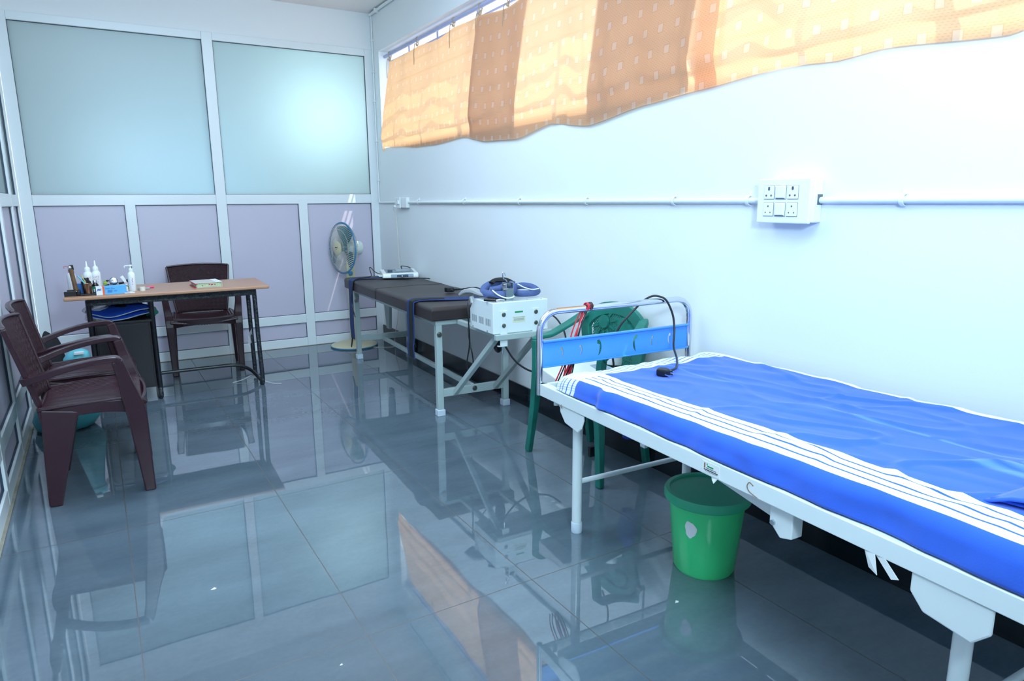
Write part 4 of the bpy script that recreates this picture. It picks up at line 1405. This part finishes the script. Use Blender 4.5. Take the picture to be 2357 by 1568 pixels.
o = MB().tube([(0, 0, 0), (.02, -.03, .012), (.03, -.09, .012), (.05, -.14, .008), (.06, -.20, .006), (.03, -.24, .006)], .004, 8, 5)
pl = thing('power_plug', 'black three-pin plug with cord lying on the brown couch', 'plug', CO, CR)
MB().tube([(.362, .575, .708), (.43, .52, .712), (.47, .42, .716), (.47, .30, .722), (.44, .16, .730), (.30, .02, .745), (.16, -.18, .74), (.118, -.26, .71), (.112, -.275, .64), (.125, -.255, .50), (.150, -.16, .36), (.20, -.10, .25)], .0042, 8, 6).build('cord', 'black_rubber', pl)
MB().tube([(.40, .57, .700), (.47, .54, .712), (.52, .46, .722), (.50, .34, .716), (.42, .20, .705)], .0042, 8, 6).build('cord', 'black_rubber', pl)
bd = MB().prism([(.335, .600), (.385, .630), (.410, .590), (.395, .560), (.345, .570)], .690, .722, 'z').build('plug_body', 'black_rubber', pl, bevel=.006)
q = MB()
for (a, b, c_) in ((.372, .562, .698), (.392, .568, .698), (.386, .560, .715)):
    q.box(a, a + .006, b - .026, b + .004, c_, c_ + .004)
q.build('pin', 'chrome', bd)
uc = thing('machine_cable', 'black mains cables drooping beneath the traction machine', 'cable', CO, CR)
MB().tube([(.145, -.20, .59), (.140, -.22, .52), (.150, -.24, .42), (.170, -.20, .34), (.17, -.14, .30)], .0042, 8, 5).build('cord', 'black_rubber', uc)
MB().tube([(.24, -.40, .59), (.26, -.45, .50), (.30, -.50, .42), (.37, -.55, .37), (.45, -.60, .37), (.52, -.62, .42)], .0055, 8, 6).build('cord', 'black_rubber', uc)
MB().tube([(.47, -.50, .70), (.52, -.56, .66), (.54, -.62, .58), (.52, -.66, .50)], .005, 8, 5).build('cord', 'black_rubber', uc)
MB().cyl((.468, -.45, .70), (.485, -.46, .70), .012, 12).build('plug_body', 'black_rubber', uc)
ft = MB().ell((0, 0, 0), (.035, .020, .065), 16, 10).build('foot_pedal', 'black_rubber')
o = place(ft, (CO[0] + .235, CO[1] - .38, .520), 0)
tag(ft, 'black pad hanging beneath the white traction machine', 'pad')

# ---- stimulator on far end of the couch
st = thing('stimulator', 'white electrotherapy unit with grey screen on far end of couch', 'electrotherapy unit', (-.205, -.955, .692), R_(-14))
st.scale = (1.08, 1.08, 1.15)
dv = MB()
dv.prism([(-.105, 0), (.105, 0), (.105, .030), (.095, .050), (-.095, .036), (-.105, .022)], -.135, .135, 'x')
dv.build('casing', 'white_plastic', st, bevel=.010, bseg=3)
slope = atan2(.014, .19)
Sm = Matrix.Translation((0, 0, .0445)) @ Matrix.Rotation(slope, 4, 'X')
sp_ = MB(Sm).box(-.105, .105, -.075, .080, 0, .0012).build('top_panel', 'screen', st, bevel=.001)
MB(Sm).box(-.02, .085, -.02, .060, .0012, .0022).build('display', 'device_grey', sp_)
MB(Sm).cyl((-.075, -.055, .001), (-.075, -.055, .016), .018, 20).build('dial', 'slate', st)
MB().box(-.075, .095, -.1085, -.100, .006, .030).build('grip', 'device_grey', st, bevel=.004)
g2 = MB().box(-.03, .055, -.111, -.104, .008, .026).build('socket_cover', 'slate', st, bevel=.003)
MB().box(.005, .013, -.1122, -.1105, .013, .021).build('mark', 'paper', g2)
q = MB()
for xx, yy in ((-.145, .02), (-.145, -.03), (-.143, -.07)):
    q.cyl((xx + .012, yy, .016), (xx - .018, yy, .016), .006, 10)
q.build('connector', 'steel', st)
cbv = thing('lead_cable', 'black lead cables looped around the white electrotherapy unit', 'cable', CO, CR)
MB().tube([(.42, 1.66, .700), (.33, 1.75, .697), (.24, 1.82, .720), (.20, 1.86, .765), (.19, 1.84, .745), (.18, 1.78, .700), (.10, 1.70, .698), (.03, 1.66, .697), (-.008, 1.66, .675), (-.022, 1.66, .58), (-.018, 1.69, .50), (-.020, 1.64, .43), (-.022, 1.60, .40)], .0035, 8, 6).build('lead', 'black_rubber', cbv)
MB().tube([(.42, 1.60, .700), (.36, 1.56, .696), (.45, 1.44, .696), (.53, 1.40, .696), (.53, 1.36, .696), (.50, 1.42, .698), (.36, 1.50, .698), (.18, 1.60, .697), (.04, 1.62, .697)], .0032, 8, 6).build('lead', 'black_rubber', cbv)
MB().tube([(.44, 1.70, .702), (.43, 1.72, .750), (.42, 1.71, .775), (.46, 1.70, .772), (.49, 1.68, .76)], .0035, 8, 6).build('lead', 'black_rubber', cbv)

# ------------------------------------------------------------------ hospital bed
BO, BR_ = (-.896, -4.115, 0), -.047
bd_ = thing('hospital_bed', 'white steel hospital bed with chrome and blue headboard', 'bed', BO, BR_)
BW, BL = .785, 1.98


def rail_profile(x0, x1, flip):
    mb = MB()
    o_ = .006
    a, b = (x0, x1)
    if not flip:
        poly = [(a, .555), (a + .030, .555), (a + .030, .562), (a + .007, .562), (a + .007, .594), (a + .034, .594), (a + .034, .602), (a, .602)]
    else:
        poly = [(b, .555), (b - .030, .555), (b - .030, .562), (b - .007, .562), (b - .007, .594), (b - .034, .594), (b - .034, .602), (b, .602)]
    mb.prism(poly, -BL, 0, 'y')
    return mb


rail_profile(0, BW, False).build('side_rail', 'white_paint', bd_, bevel=.002)
rail_profile(0, BW, True).build('side_rail', 'white_paint', bd_, bevel=.002)
MB().box(.0, BW, -.010, 0, .555, .602).build('end_rail', 'white_paint', bd_, bevel=.002)
MB().box(.0, BW, -BL, -BL + .010, .555, .602).build('end_rail', 'white_paint', bd_, bevel=.002)
q = MB()
for k in range(14):
    yy = -.10 - k * .138
    q.box(.034, BW - .034, yy - .05, yy, .596, .599)
q.build('deck_slat', 'white_paint', bd_)
# headboard: bent chrome tube
hb_pts = [(.006, .010, .555), (.006, .010, .80)]
n = 6
for k in range(n + 1):
    a = pi / 2 * k / n
    hb_pts.append((.006 + .078 * (1 - cos(a)), .010, .805 + .078 * sin(a)))
for k in range(n + 1):
    a = pi / 2 * (1 - k / n)
    hb_pts.append((BW - .012 - .078 * (1 - cos(a)), .010, .805 + .078 * sin(a)))
hb_pts += [(BW - .012, .010, .80), (BW - .012, .010, .555)]
hbd = MB().tube(hb_pts, .0130, 18).build('headboard_tube', 'chrome', bd_)
# blue panel with curved cut-outs
HX0, HX1, HZ0, HZ1 = .016, BW - .022, .668, .766
pf = bpy.data.curves.new('panel_shape', 'CURVE')
pf.dimensions = '2D'
pf.fill_mode = 'BOTH'
pf.extrude = .0015


def add_poly(cu, pts):
    s_ = cu.splines.new('POLY')
    s_.points.add(len(pts) - 1)
    for p, q_ in zip(s_.points, pts):
        p.co = (q_[0], q_[1], 0, 1)
    s_.use_cyclic_u = True


add_poly(pf, [(HX0, HZ0), (HX1, HZ0), (HX1, HZ1), (HX0, HZ1)])
zc_ = (HZ0 + HZ1) / 2 - .002
for cx, sc, mir in ((.115, .8, 1), (.205, .8, 1), (.300, 1.3, 1), (.465, 1.35, -1), (.560, .8, -1), (.655, .9, -1)):
    pts = []
    r = .027 * sc
    x00 = cx - mir * .020 * sc
    A = [1.15 - 2.3 * k / 14 for k in range(15)]
    for a in A:
        pts.append((x00 + mir * r * cos(a) * .8, zc_ + r * sin(a) * 1.15))
    for k in range(13, 0, -1):
        a = A[k]
        th = .0075 * sc * sin(pi * (1 - k / 14) ** .8) + .0010
        if 2 <= k <= 4:
            th += .0085 * sc
        pts.append((x00 + mir * (r * .8 * cos(a) - th), zc_ + r * sin(a) * 1.15 - (.002 * sc if k == 4 else 0)))
    add_poly(pf, pts)
tmp = bpy.data.objects.new('tmp_panel', pf)
COL.objects.link(tmp)
me = bpy.data.meshes.new_from_object(tmp.evaluated_get(bpy.context.evaluated_depsgraph_get()))
bpy.data.objects.remove(tmp, do_unlink=True)
me.materials.clear(); me.materials.append(M['blue_panel'])
pn = bpy.data.objects.new('headboard_panel', me)
COL.objects.link(pn)
pn.parent = bd_
pn.matrix_local = Matrix.Translation((0, .010, 0)) @ Matrix.Rotation(pi / 2, 4, 'X')
q = MB()
q.box(HX0, HX1, -.006, .012, HZ1 - .002, HZ1 + .006).box(HX0, HX1, -.004, .012, HZ0 - .005, HZ0 + .001)
q.build('panel_lip', 'blue_panel', bd_, bevel=.0025)
# legs with folding brackets
LX = .105
for k, (ly, x0_, x1_) in enumerate(((-.115, -.146, -.30), (-1.52, -1.49, -1.65))):
    pass
for side in (0, 1):
    fx = (lambda x: x) if side == 0 else (lambda x: BW - x)
    for ly, poly in ((-.115, [(-.142, .556), (-.142, .528), (-.176, .492), (-.262, .478), (-.285, .500), (-.298, .532), (-.298, .552)]), (-1.585, [(-1.49, .556), (-1.49, .512), (-1.52, .478), (-1.616, .465), (-1.648, .500), (-1.648, .552)])):
        a, b = sorted((fx(.004), fx(.012)))
        MB().prism(poly, a, b, 'x').build('leg_bracket', 'white_paint', bd_, bevel=.004)
for side in (0, 1):
    fx = (lambda x: x) if side == 0 else (lambda x: BW - x)
    for ly in (-.115, -1.555):
        lg = MB().cyl((fx(LX), ly, .03), (fx(LX), ly, .556), .0195, 20).build('leg', 'white_paint', bd_)
        MB().lathe([(.021, 0), (.022, .004), (.022, .040), (.020, .043)], 20, Matrix.Translation((fx(LX), ly, 0))).build('foot_cap', 'foot_cap', lg)
for ly in (-.115, -1.555):
    MB().cyl((LX, ly, .212), (BW - LX, ly, .212), .0105, 14).build('leg_crossbar', 'white_paint', bd_)
    MB().box(.03, BW - .03, ly - .022, ly + .022, .530, .556).build('leg_mount', 'white_paint', bd_, bevel=.003)
MB().cyl((.040, -.060, .525), (.040, -.060, .556), .010, 14).build('peg', 'white_paint', bd_)
# sticker, chipped paint, diagonal stay with its bracket, tape ends
stk = MB().box(-.0008, .0006, -.958, -.892, .560, .594).build('maker_sticker', 'paper', bd_)
q = MB(); q.box(-.0014, -.0006, -.935, -.913, .5795, .5835).box(-.0014, -.0006, -.913, -.910, .584, .589); q.build('green_mark', 'green_ink', stk)
q = MB()
q.box(-.0014, -.0006, -.953, -.900, .5690, .5715)
for r_ in range(9):
    q.box(-.0014, -.0006, -.950 + r_ * .0052, -.947 + r_ * .0052, .5655, .5668).box(-.0014, -.0006, -.945 + r_ * .0042, -.942 + r_ * .0042, .5745, .5762)
q.build('printing', 'dark_ink', stk)
q = MB(); q.box(-.0014, -.0006, -.9045, -.9005, .574, .589); q.build('brown_mark', 'dark_wood', stk)
MB().sweep([(.085, -.83, .530), (.085, -1.12, .490)], [(.004, .030), (.004, .040)], (1, 0, 0)).build('backrest_stay', 'white_paint', bd_, bevel=.001)
sb_ = MB().prism([(-1.115, .555), (-1.115, .500), (-1.150, .468), (-1.185, .478), (-1.185, .555)], .020, .060, 'x').build('stay_bracket', 'white_paint', bd_, bevel=.003)
MB().cyl((.014, -1.128, .503), (.020, -1.128, .503), .0075, 6).build('bolt', 'steel', sb_)
q = MB()
q.tube([(-.0007, -1.075, .585), (-.0007, -1.062, .590), (-.0007, -1.055, .578), (-.0007, -1.063, .565), (-.0007, -1.090, .557)], .0011, 5, 3)
q.tube([(-.0007, -.152, .556), (-.0007, -.166, .545), (-.0007, -.160, .560)], .0009, 5, 3)
q.build('paint_chip', mat('rust', (.22, .12, .06), .9), bd_)
MB().add([(.004, -1.385, .556), (.002, -1.400, .520), (-.006, -1.425, .515), (.0, -1.412, .556)], [(0, 1, 2, 3)]).add([(.004, -1.41, .556), (-.004, -1.455, .520), (-.006, -1.472, .528), (0, -1.436, .556)], [(0, 1, 2, 3)]).build('tape_end', 'paper', bd_, solid=.0012)
MB().add([(.004, -.925, .556), (.002, -.93, .545), (-.002, -.94, .540), (.002, -.95, .556)], [(0, 1, 2, 3)]).build('tape_end', 'paper', bd_, solid=.0012)
MB().box(.395, .412, -.17, -.14, .315, .330).cyl((.40, -.155, .323), (.43, -.155, .323), .008, 10).build('fold_latch', 'white_paint', bd_, bevel=.003)
MB().cyl((.43, -.155, .323), (.46, -.115, .545), .005, 8).build('fold_stay', 'white_paint', bd_)

# mattress
mtm = MB(); cushion(mtm, .040, BW - .040, -BL + .02, -.135, .601, .640, r=.028, sag=.001)
o = mtm.build('mattress', mat('mattress_ticking', (.10, .22, .50), .8), weld=False)
place(o, BO, BR_)
tag(o, 'thin mattress lying on the white hospital bed, under the striped sheet', 'mattress')

# sheet over the mattress
RS = .042
YS0, YS1 = -.085, -1.99


def sheet(u, v):
    # v along the bed (0 far end), u across: 0 = hanging hem on viewer side, 1 = wall side
    y = YS0 + (YS1 - YS0) * v
    wt = .720
    drop = .072
    s = -drop - RS * pi / 2 * .5 + u * (wt + drop + RS * pi / 2 * .5)
    wob = .010 * noise.noise(V((y * 3.1, .3, 2))) + .005 * noise.noise(V((y * 9, .7, 5)))
    ramp = min(1, v / .75)
    top = .664 + .026 * ramp - .018 * max(0, 1 - v / .09) ** 1.5
    if s > 0:
        x = .022 + RS * .6 + s
        z = top
        n_ = 0
        n_ += .0200 * abs(noise.noise(V((x * 3.2 + y * 1.6, y * 1.3 - x * 1.2, 1.1)))) ** 1.2
        rid = abs(noise.noise(V((x * 6.5 + y * 2.4, y * 1.9, 8.1))))
        n_ += .0150 * (1 - min(1, rid * 5)) * (.4 + .6 * noise.noise(V((x * 2, y * 2, 4))))
        rid = abs(noise.noise(V((x * 3.1 + y * 4.3 + 9, y * 2.2 - x * 3.8, 3.1))))
        n_ += .0105 * (1 - min(1, rid * 6)) * (.5 + .5 * noise.noise(V((x * 2 + 3, y * 2, 7))))
        n_ += .0022 * noise.noise(V((x * 16, y * 7, 2.2)))
        edge = min(1, s / .05)
        z += n_ * (0.25 + .75 * edge) + .001
        if v < .03:
            z -= .006 * (1 - v / .03)
    elif s > -RS * pi / 2:
        a = -s / RS
        x = .022 + RS * .6 - RS * .85 * sin(a)
        z = top - RS * (1 - cos(a)) + .001
        x += wob * .6 * sin(a)
    else:
        d = -s - RS * pi / 2
        x = .022 + RS * .6 - RS * .85
        fr_d = min(1, d / (drop - RS * pi / 4))
        z = top - RS + (.6065 - top + RS) * fr_d
        x += wob * (.6 + d * 10) - .004 * min(1, d / .03)
    if s <= 0:
        x += .010 * math.exp(-((y + .36) / .022) ** 2) * max(0, .6 + .4 * sin(s * 60)) - .012 * math.exp(-((y + .40) / .03) ** 2)
        x += .005 * noise.noise(V((y * 6, z * 7, 16)))
        x += .004 * noise.noise(V((y * 14, z * 18, 6)))
        z = max(z, .6065)
    x = x if x > .004 or z > .61 else .004
    if v < .035 and s < 0:
        y -= .02 * (1 - v / .035)
    return (x, y, z)


sh = MB()
sh.grid(sheet, 120, 360, lambda u, v: (-.066 - RS * pi / 4 + u * (.720 + .066 + RS * pi / 4) + .012, (YS0 - (YS0 + (YS1 - YS0) * v))))
o = sh.build('bed_sheet', 'sheet', solid=.003, weld=False)
place(o, BO, BR_)
tag(o, 'blue bed sheet with white striped borders spread over hospital bed', 'bed sheet')

# folded cloth corner lying on the bed at right edge of the photo
def flapf(u, v):
    x = .150 + .42 * v
    y = -1.535 - .33 * u - .02 * v
    z = .705 + .018 * sin(pi * min(1, u * 1.2)) * (1 - .3 * v) + .004 * noise.noise(V((u * 5, v * 5, 1)))
    if u < .12:
        z -= .010 * (1 - u / .12)
    x += .06 * u * (1 - v)
    return (x, y, z)
fl2 = thing('pillow_cover', 'folded blue pillow cover lying on bed at the right photo edge', 'pillow cover', BO, BR_)
q = MB(); q.grid(flapf, 24, 24, lambda u, v: (.2 + u * .3, .3 + v * .3)); q.build('upper_fold', 'sheet', fl2, solid=.006, weld=False)
q = MB(); q.grid(lambda u, v: (flapf(u, v)[0] + .012, flapf(u, v)[1] - .006, .700 + .003 * sin(u * 9)), 16, 16, lambda u, v: (.2 + u * .3, .3 + v * .3)); q.build('lower_fold', 'sheet', fl2, solid=.005, weld=False)

# cord and plug over the headboard
pg = thing('power_plug', 'black three-pin plug on the blue sheet, cord looped over headboard', 'plug', BO, BR_)
MB().tube([(.325, -.352, .690), (.36, -.345, .686), (.42, -.31, .684), (.52, -.20, .684), (.600, -.09, .705), (.640, -.045, .770), (.640, -.030, .830), (.618, -.012, .888), (.590, .008, .905), (.560, .022, .903), (.520, .030, .880), (.470, .045, .830), (.43, .06, .78), (.40, .07, .70), (.42, .08, .58), (.40, .10, .47)], .0045, 10, 6).build('cord', 'black_rubber', pg)
b2 = MB().prism([(.290, -.345), (.322, -.322), (.345, -.345), (.335, -.375), (.305, -.380)], .674, .700, 'z').build('plug_body', 'black_rubber', pg, bevel=.006)
q = MB()
for (a, b, c_) in ((.305, -.378, .682), (.328, -.372, .682), (.345, -.352, .686)):
    q.box(a, a + .006, b - .022, b + .002, c_, c_ + .004)
q.build('pin', 'chrome', b2)

# red and black electrode wires over the headboard
for nm, mt_, lab, offs, dx in (('electrode_wire', 'red_wire', 'bunch of red electrode wires draped over chrome headboard', (0, .012, .034), 0), ('electrode_wire', 'black_rubber', 'bunch of black electrode wires draped over chrome headboard', (.006, .022), .012)):
    ew = thing(nm, lab, 'wires', BO, BR_)
    for i, of in enumerate(offs):
        x0 = .205 + dx + of * .45
        MB().tube([(x0 + .012, -.0055, .878), (x0 + .017, -.007, .893), (x0 + .020, .010, .9035), (x0 + .019, .027, .894),
                   (x0 + .012, .032, .860), (x0 - .004 - of * .5, .034, .80), (x0 - .018 - of * .8, .036, .73), (x0 - .026 - of * .8, .040, .66), (x0 - .03 - of, .055, .60), (x0 - .04 - of, .09, .54), (x0 - .055 - of, .11, .508)], .0028, 8, 6).build('wire', mt_, ew)
    for i in range(2):
        x0 = .125 + dx + .03 * i
        MB().tube([(x0 + .01, .034, .69), (x0, .03, .655), (x0 - .012, .05, .60), (x0 - .02, .08, .54), (x0 - .004, .11, .508)], .0028, 8, 5).build('wire', mt_, ew)
    if dx == 0:
        MB().tube([(.226, .024, .902), (.205, .030, .86), (.178, .034, .80), (.160, .035, .74), (.150, .036, .68), (.150, .06, .60), (.14, .10, .51)], .0028, 8, 6).build('wire', mt_, ew)

# ------------------------------------------------------------------ green garden chair
gc_ = thing('garden_chair', 'green plastic garden chair with sun pattern behind the headboard', 'chair', (-.277, -3.655, 0), R_(-90 + 2))
gc_.scale = (1, .8, 1)
# local: front is -y (world -x)
GM = 'green_chair'
def gseat(u, v):
    x = (u - .5) * (.50 - .06 * v)
    y = -.215 + .40 * v
    z = .425 - .012 * (1 - (2 * u - 1) ** 2) - .012 * v
    if v < .1:
        z -= .03 * (1 - v / .1) ** 2
    return (x, y, z)
q = MB(); q.grid(gseat, 24, 16); q.build('seat', GM, gc_, solid=.014, weld=False)
q = MB()
q.sweep([(-.235, -.20, .395), (0, -.215, .400), (.235, -.20, .395)], [(.06, .014), (.04, .014), (.06, .014)], (0, 0, 1), 4)
for s_ in (-1, 1):
    q.sweep([(s_ * .238, -.19, .395), (s_ * .215, .17, .390)], [(.06, .014), (.06, .014)], (0, 0, 1))
q.build('apron', GM, gc_, bevel=.004)
# rounded back frame leaning back
def bpt(x, z):
    return V((x, .165 + (z - .40) * .09 - .5 * x * x, z))
arch = []
for k in range(17):
    a = pi * k / 16
    arch.append(bpt(-.212 * cos(a), .652 + .122 * sin(a)))
fr_ = [bpt(-.165, .40), bpt(-.185, .52), *arch, bpt(.185, .52), bpt(.165, .40)]
q = MB(); q.sweep(fr_, [(.030, .062)] * len(fr_), (0, 1, 0), 2); q.build('back_frame', GM, gc_, bevel=.006)
# lattice panel
q = MB()
def arch_z(x):
    return .652 + .100 * sqrt(max(0, 1 - (x / .19) ** 2))
for i in range(-24, 25):
    # two diagonal families
    for sg in (-1, 1):
        pts = []
        for k in range(40):
            z = .43 + k * .010
            x = i * .0145 + sg * (z - .6) * .9
            if abs(x) < .165 and z < arch_z(x):
                pts.append(bpt(x, z))
        if len(pts) > 2:
            q.sweep(pts, [(.004, .006)] * len(pts), (0, 1, 0))
for z in (.47, .50, .53):
    q.sweep([bpt(-.17, z), bpt(0, z), bpt(.17, z)], [(.004, .008)] * 3, (0, 1, 0))
q.build('lattice_panel', GM, gc_)
q = MB()
c0 = bpt(-.085, .695)
q.lathe([(.001, .010), (.034, .010), (.037, -.002), (.001, -.002)], 28, face_matrix(c0 + V((0, -.006, 0)), (1, 0, 0), (0, .1, 1)))
for k in range(8):
    a = -pi * 1.05 + 2 * pi * k / 11 + .62
    r0, r1 = .046, .088
    q.sweep([bpt(-.085 + r0 * cos(a), .695 + r0 * sin(a)) + V((0, -.008, 0)), bpt(-.085 + r1 * cos(a), .695 + r1 * sin(a)) + V((0, -.008, 0))], [(.006, .013), (.006, .006)], (0, 1, 0))
q.build('sun_emblem', GM, gc_)
q = MB()
for (x, z, r) in ((.060, .698, .038), (.095, .675, .034), (.035, .665, .032), (.125, .655, .026)):
    cc_ = bpt(x, z)
    q.lathe([(.001, .009), (r * .92, .009), (r, .0), (.001, -.001)], 22, face_matrix(cc_ + V((0, -.006, 0)), (1, 0, 0), (0, .1, 1)))
q.build('cloud_emblem', GM, gc_)
for s_ in (-1, 1):
    q = MB()
    q.sweep([(s_ * .195, .190, .735), (s_ * .215, .155, .722), (s_ * .245, .05, .672), (s_ * .262, -.08, .625), (s_ * .262, -.17, .618), (s_ * .258, -.205, .600)], [(.05, .030), (.052, .026), (.055, .022), (.056, .020), (.056, .020), (.052, .026)], (1, 0, 0), 5)
    q.build('armrest', GM, gc_, bevel=.006)
    q = MB()
    q.sweep([(s_ * .258, -.200, .605), (s_ * .250, -.205, .50), (s_ * .245, -.205, .41), (s_ * .265, -.215, .22), (s_ * .290, -.235, 0)], [(.036, .045), (.036, .045), (.040, .060), (.036, .045), (.036, .035)], (1, 0, 0), 4)
    q.build('leg', GM, gc_, bevel=.005)
    q = MB()
    q.sweep([(s_ * .205, .150, .415), (s_ * .212, .185, .22), (s_ * .220, .222, 0)], [(.036, .07), (.034, .05), (.032, .036)], (1, 0, 0), 3)
    q.build('leg', GM, gc_, bevel=.005)

# white unit resting on the green chair seat
wu = thing('stimulator', 'white therapy unit with cream label on green chair seat', 'electrotherapy unit', (-.365, -3.69, .428), R_(-6))
MB().prism([(-.135, 0), (.135, 0), (.135, .075), (-.135, .045)], -.17, .17, 'x').build('casing', 'white_plastic', wu, bevel=.006)
sm_ = Matrix.Translation((0, 0, .0605)) @ Matrix.Rotation(atan2(.03, .27), 4, 'X')
lb = MB(sm_).box(-.155, .03, -.12, -.04, 0, .0010).build('panel_label', 'label_cream', wu)
q = MB(sm_)
for r_ in range(3):
    for k in range(8):
        q.box(-.14 + k * .02, -.128 + k * .02, -.11 + r_ * .022, -.104 + r_ * .022, .001, .0016)
q.build('printing', 'dark_ink', lb)
MB().cyl((.05, -.09, .05), (.05, -.09, .080), .022, 20).build('knob', 'black_rubber', wu)
MB().box(.08, .15, -.05, .06, .055, .072).build('meter', 'device_grey', wu, bevel=.003)
rp = MB().lathe([(.001, 0), (.055, 0), (.058, .01), (.050, .10), (.001, .102)], 26).build('white_tub', 'white_plastic')
place(rp, (-.135, -3.66, .495))
tag(rp, 'white round tub at the back of the green chair', 'tub')

# things hanging under the green chair
q = thing('hanging_cable', 'black cable loop with red clamp hanging beneath the green chair', 'cable', (-.46, -3.84, 0), 0)
MB().tube([(.02, .05, .44), (-.015, .03, .33), (-.02, .02, .26), (-.005, .02, .225), (.012, .02, .25), (.015, .02, .34), (.02, .05, .44)], .0035, 8, 5).build('loop', 'black_rubber', q)
MB().sweep([(.05, -.02, .27), (.055, -.03, .21), (.06, -.04, .17)], [(.018, .012), (.020, .012), (.010, .008)], (1, 0, 0)).build('red_clamp', 'red_wire', q, bevel=.003)
MB().box(-.005, .06, -.05, -.03, .13, .18).prism([(.03, .13), (.06, .13), (.055, .10)], -.05, -.03, 'y').build('black_clamp', 'black_rubber', q, bevel=.003)
MB().tube([(.05, -.02, .27), (.03, .05, .36), (.03, .10, .43)], .003, 8, 4).build('lead', 'red_wire', q)
blob('blue_cloth', 'dark blue cloth drooping beneath the bed near the wall', 'cloth', (-.235, -3.90, .19), (.05, .04, .12), 'royal', 31, .25)

# ------------------------------------------------------------------ bucket
bk_ = thing('bucket', 'green plastic bucket with white patch under the hospital bed', 'bucket', (-.560, -4.690, 0), 0)
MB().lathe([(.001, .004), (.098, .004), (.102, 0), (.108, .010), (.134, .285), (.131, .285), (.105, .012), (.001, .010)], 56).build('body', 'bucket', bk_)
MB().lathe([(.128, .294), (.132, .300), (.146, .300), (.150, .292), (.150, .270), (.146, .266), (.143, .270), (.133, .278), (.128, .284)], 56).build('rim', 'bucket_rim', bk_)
pa = MB()
aC = R_(-161)
ring = [V((.001, 0))]
def pp_(a, z):
    r = .108 + (.134 - .108) * (z - .01) / .275 + .0012
    return (r * cos(a), r * sin(a), z)
vs = [pp_(aC, .185)]
NN = 22
for k in range(NN):
    a = 2 * pi * k / NN
    rr = 1 + .09 * sin(3 * a + 1) + .05 * sin(7 * a)
    vs.append(pp_(aC + .17 * rr * cos(a), .190 + .031 * rr * sin(a)))
pa.add(vs, [(0, 1 + k, 1 + (k + 1) % NN) for k in range(NN)], True)
pa.build('white_patch', 'paper', bk_)

# ------------------------------------------------------------------ specks on the floor and the wall
for lab, x, y, sz in (('tiny white paint fleck on the floor tiles left of centre', -2.109, -3.909, .010), ('tiny white paint fleck on floor in front of the bucket', -.809, -4.808, .009), ('tiny white fleck on floor near the bottom edge, beside a grout line', -1.854, -4.529, .005)):
    f_ = MB().prism([(-sz, -sz * .3), (sz * .4, -sz * .6), (sz, 0), (sz * .3, sz * .8)], 0, .0012, 'z').build('paint_fleck', 'paper')
    place(f_, (x, y, .0002))
    tag(f_, lab, 'fleck', 'paint flecks on the floor')

for o in list(bpy.data.objects):
    if o.parent is not None and 'category' in o:
        del o['category']
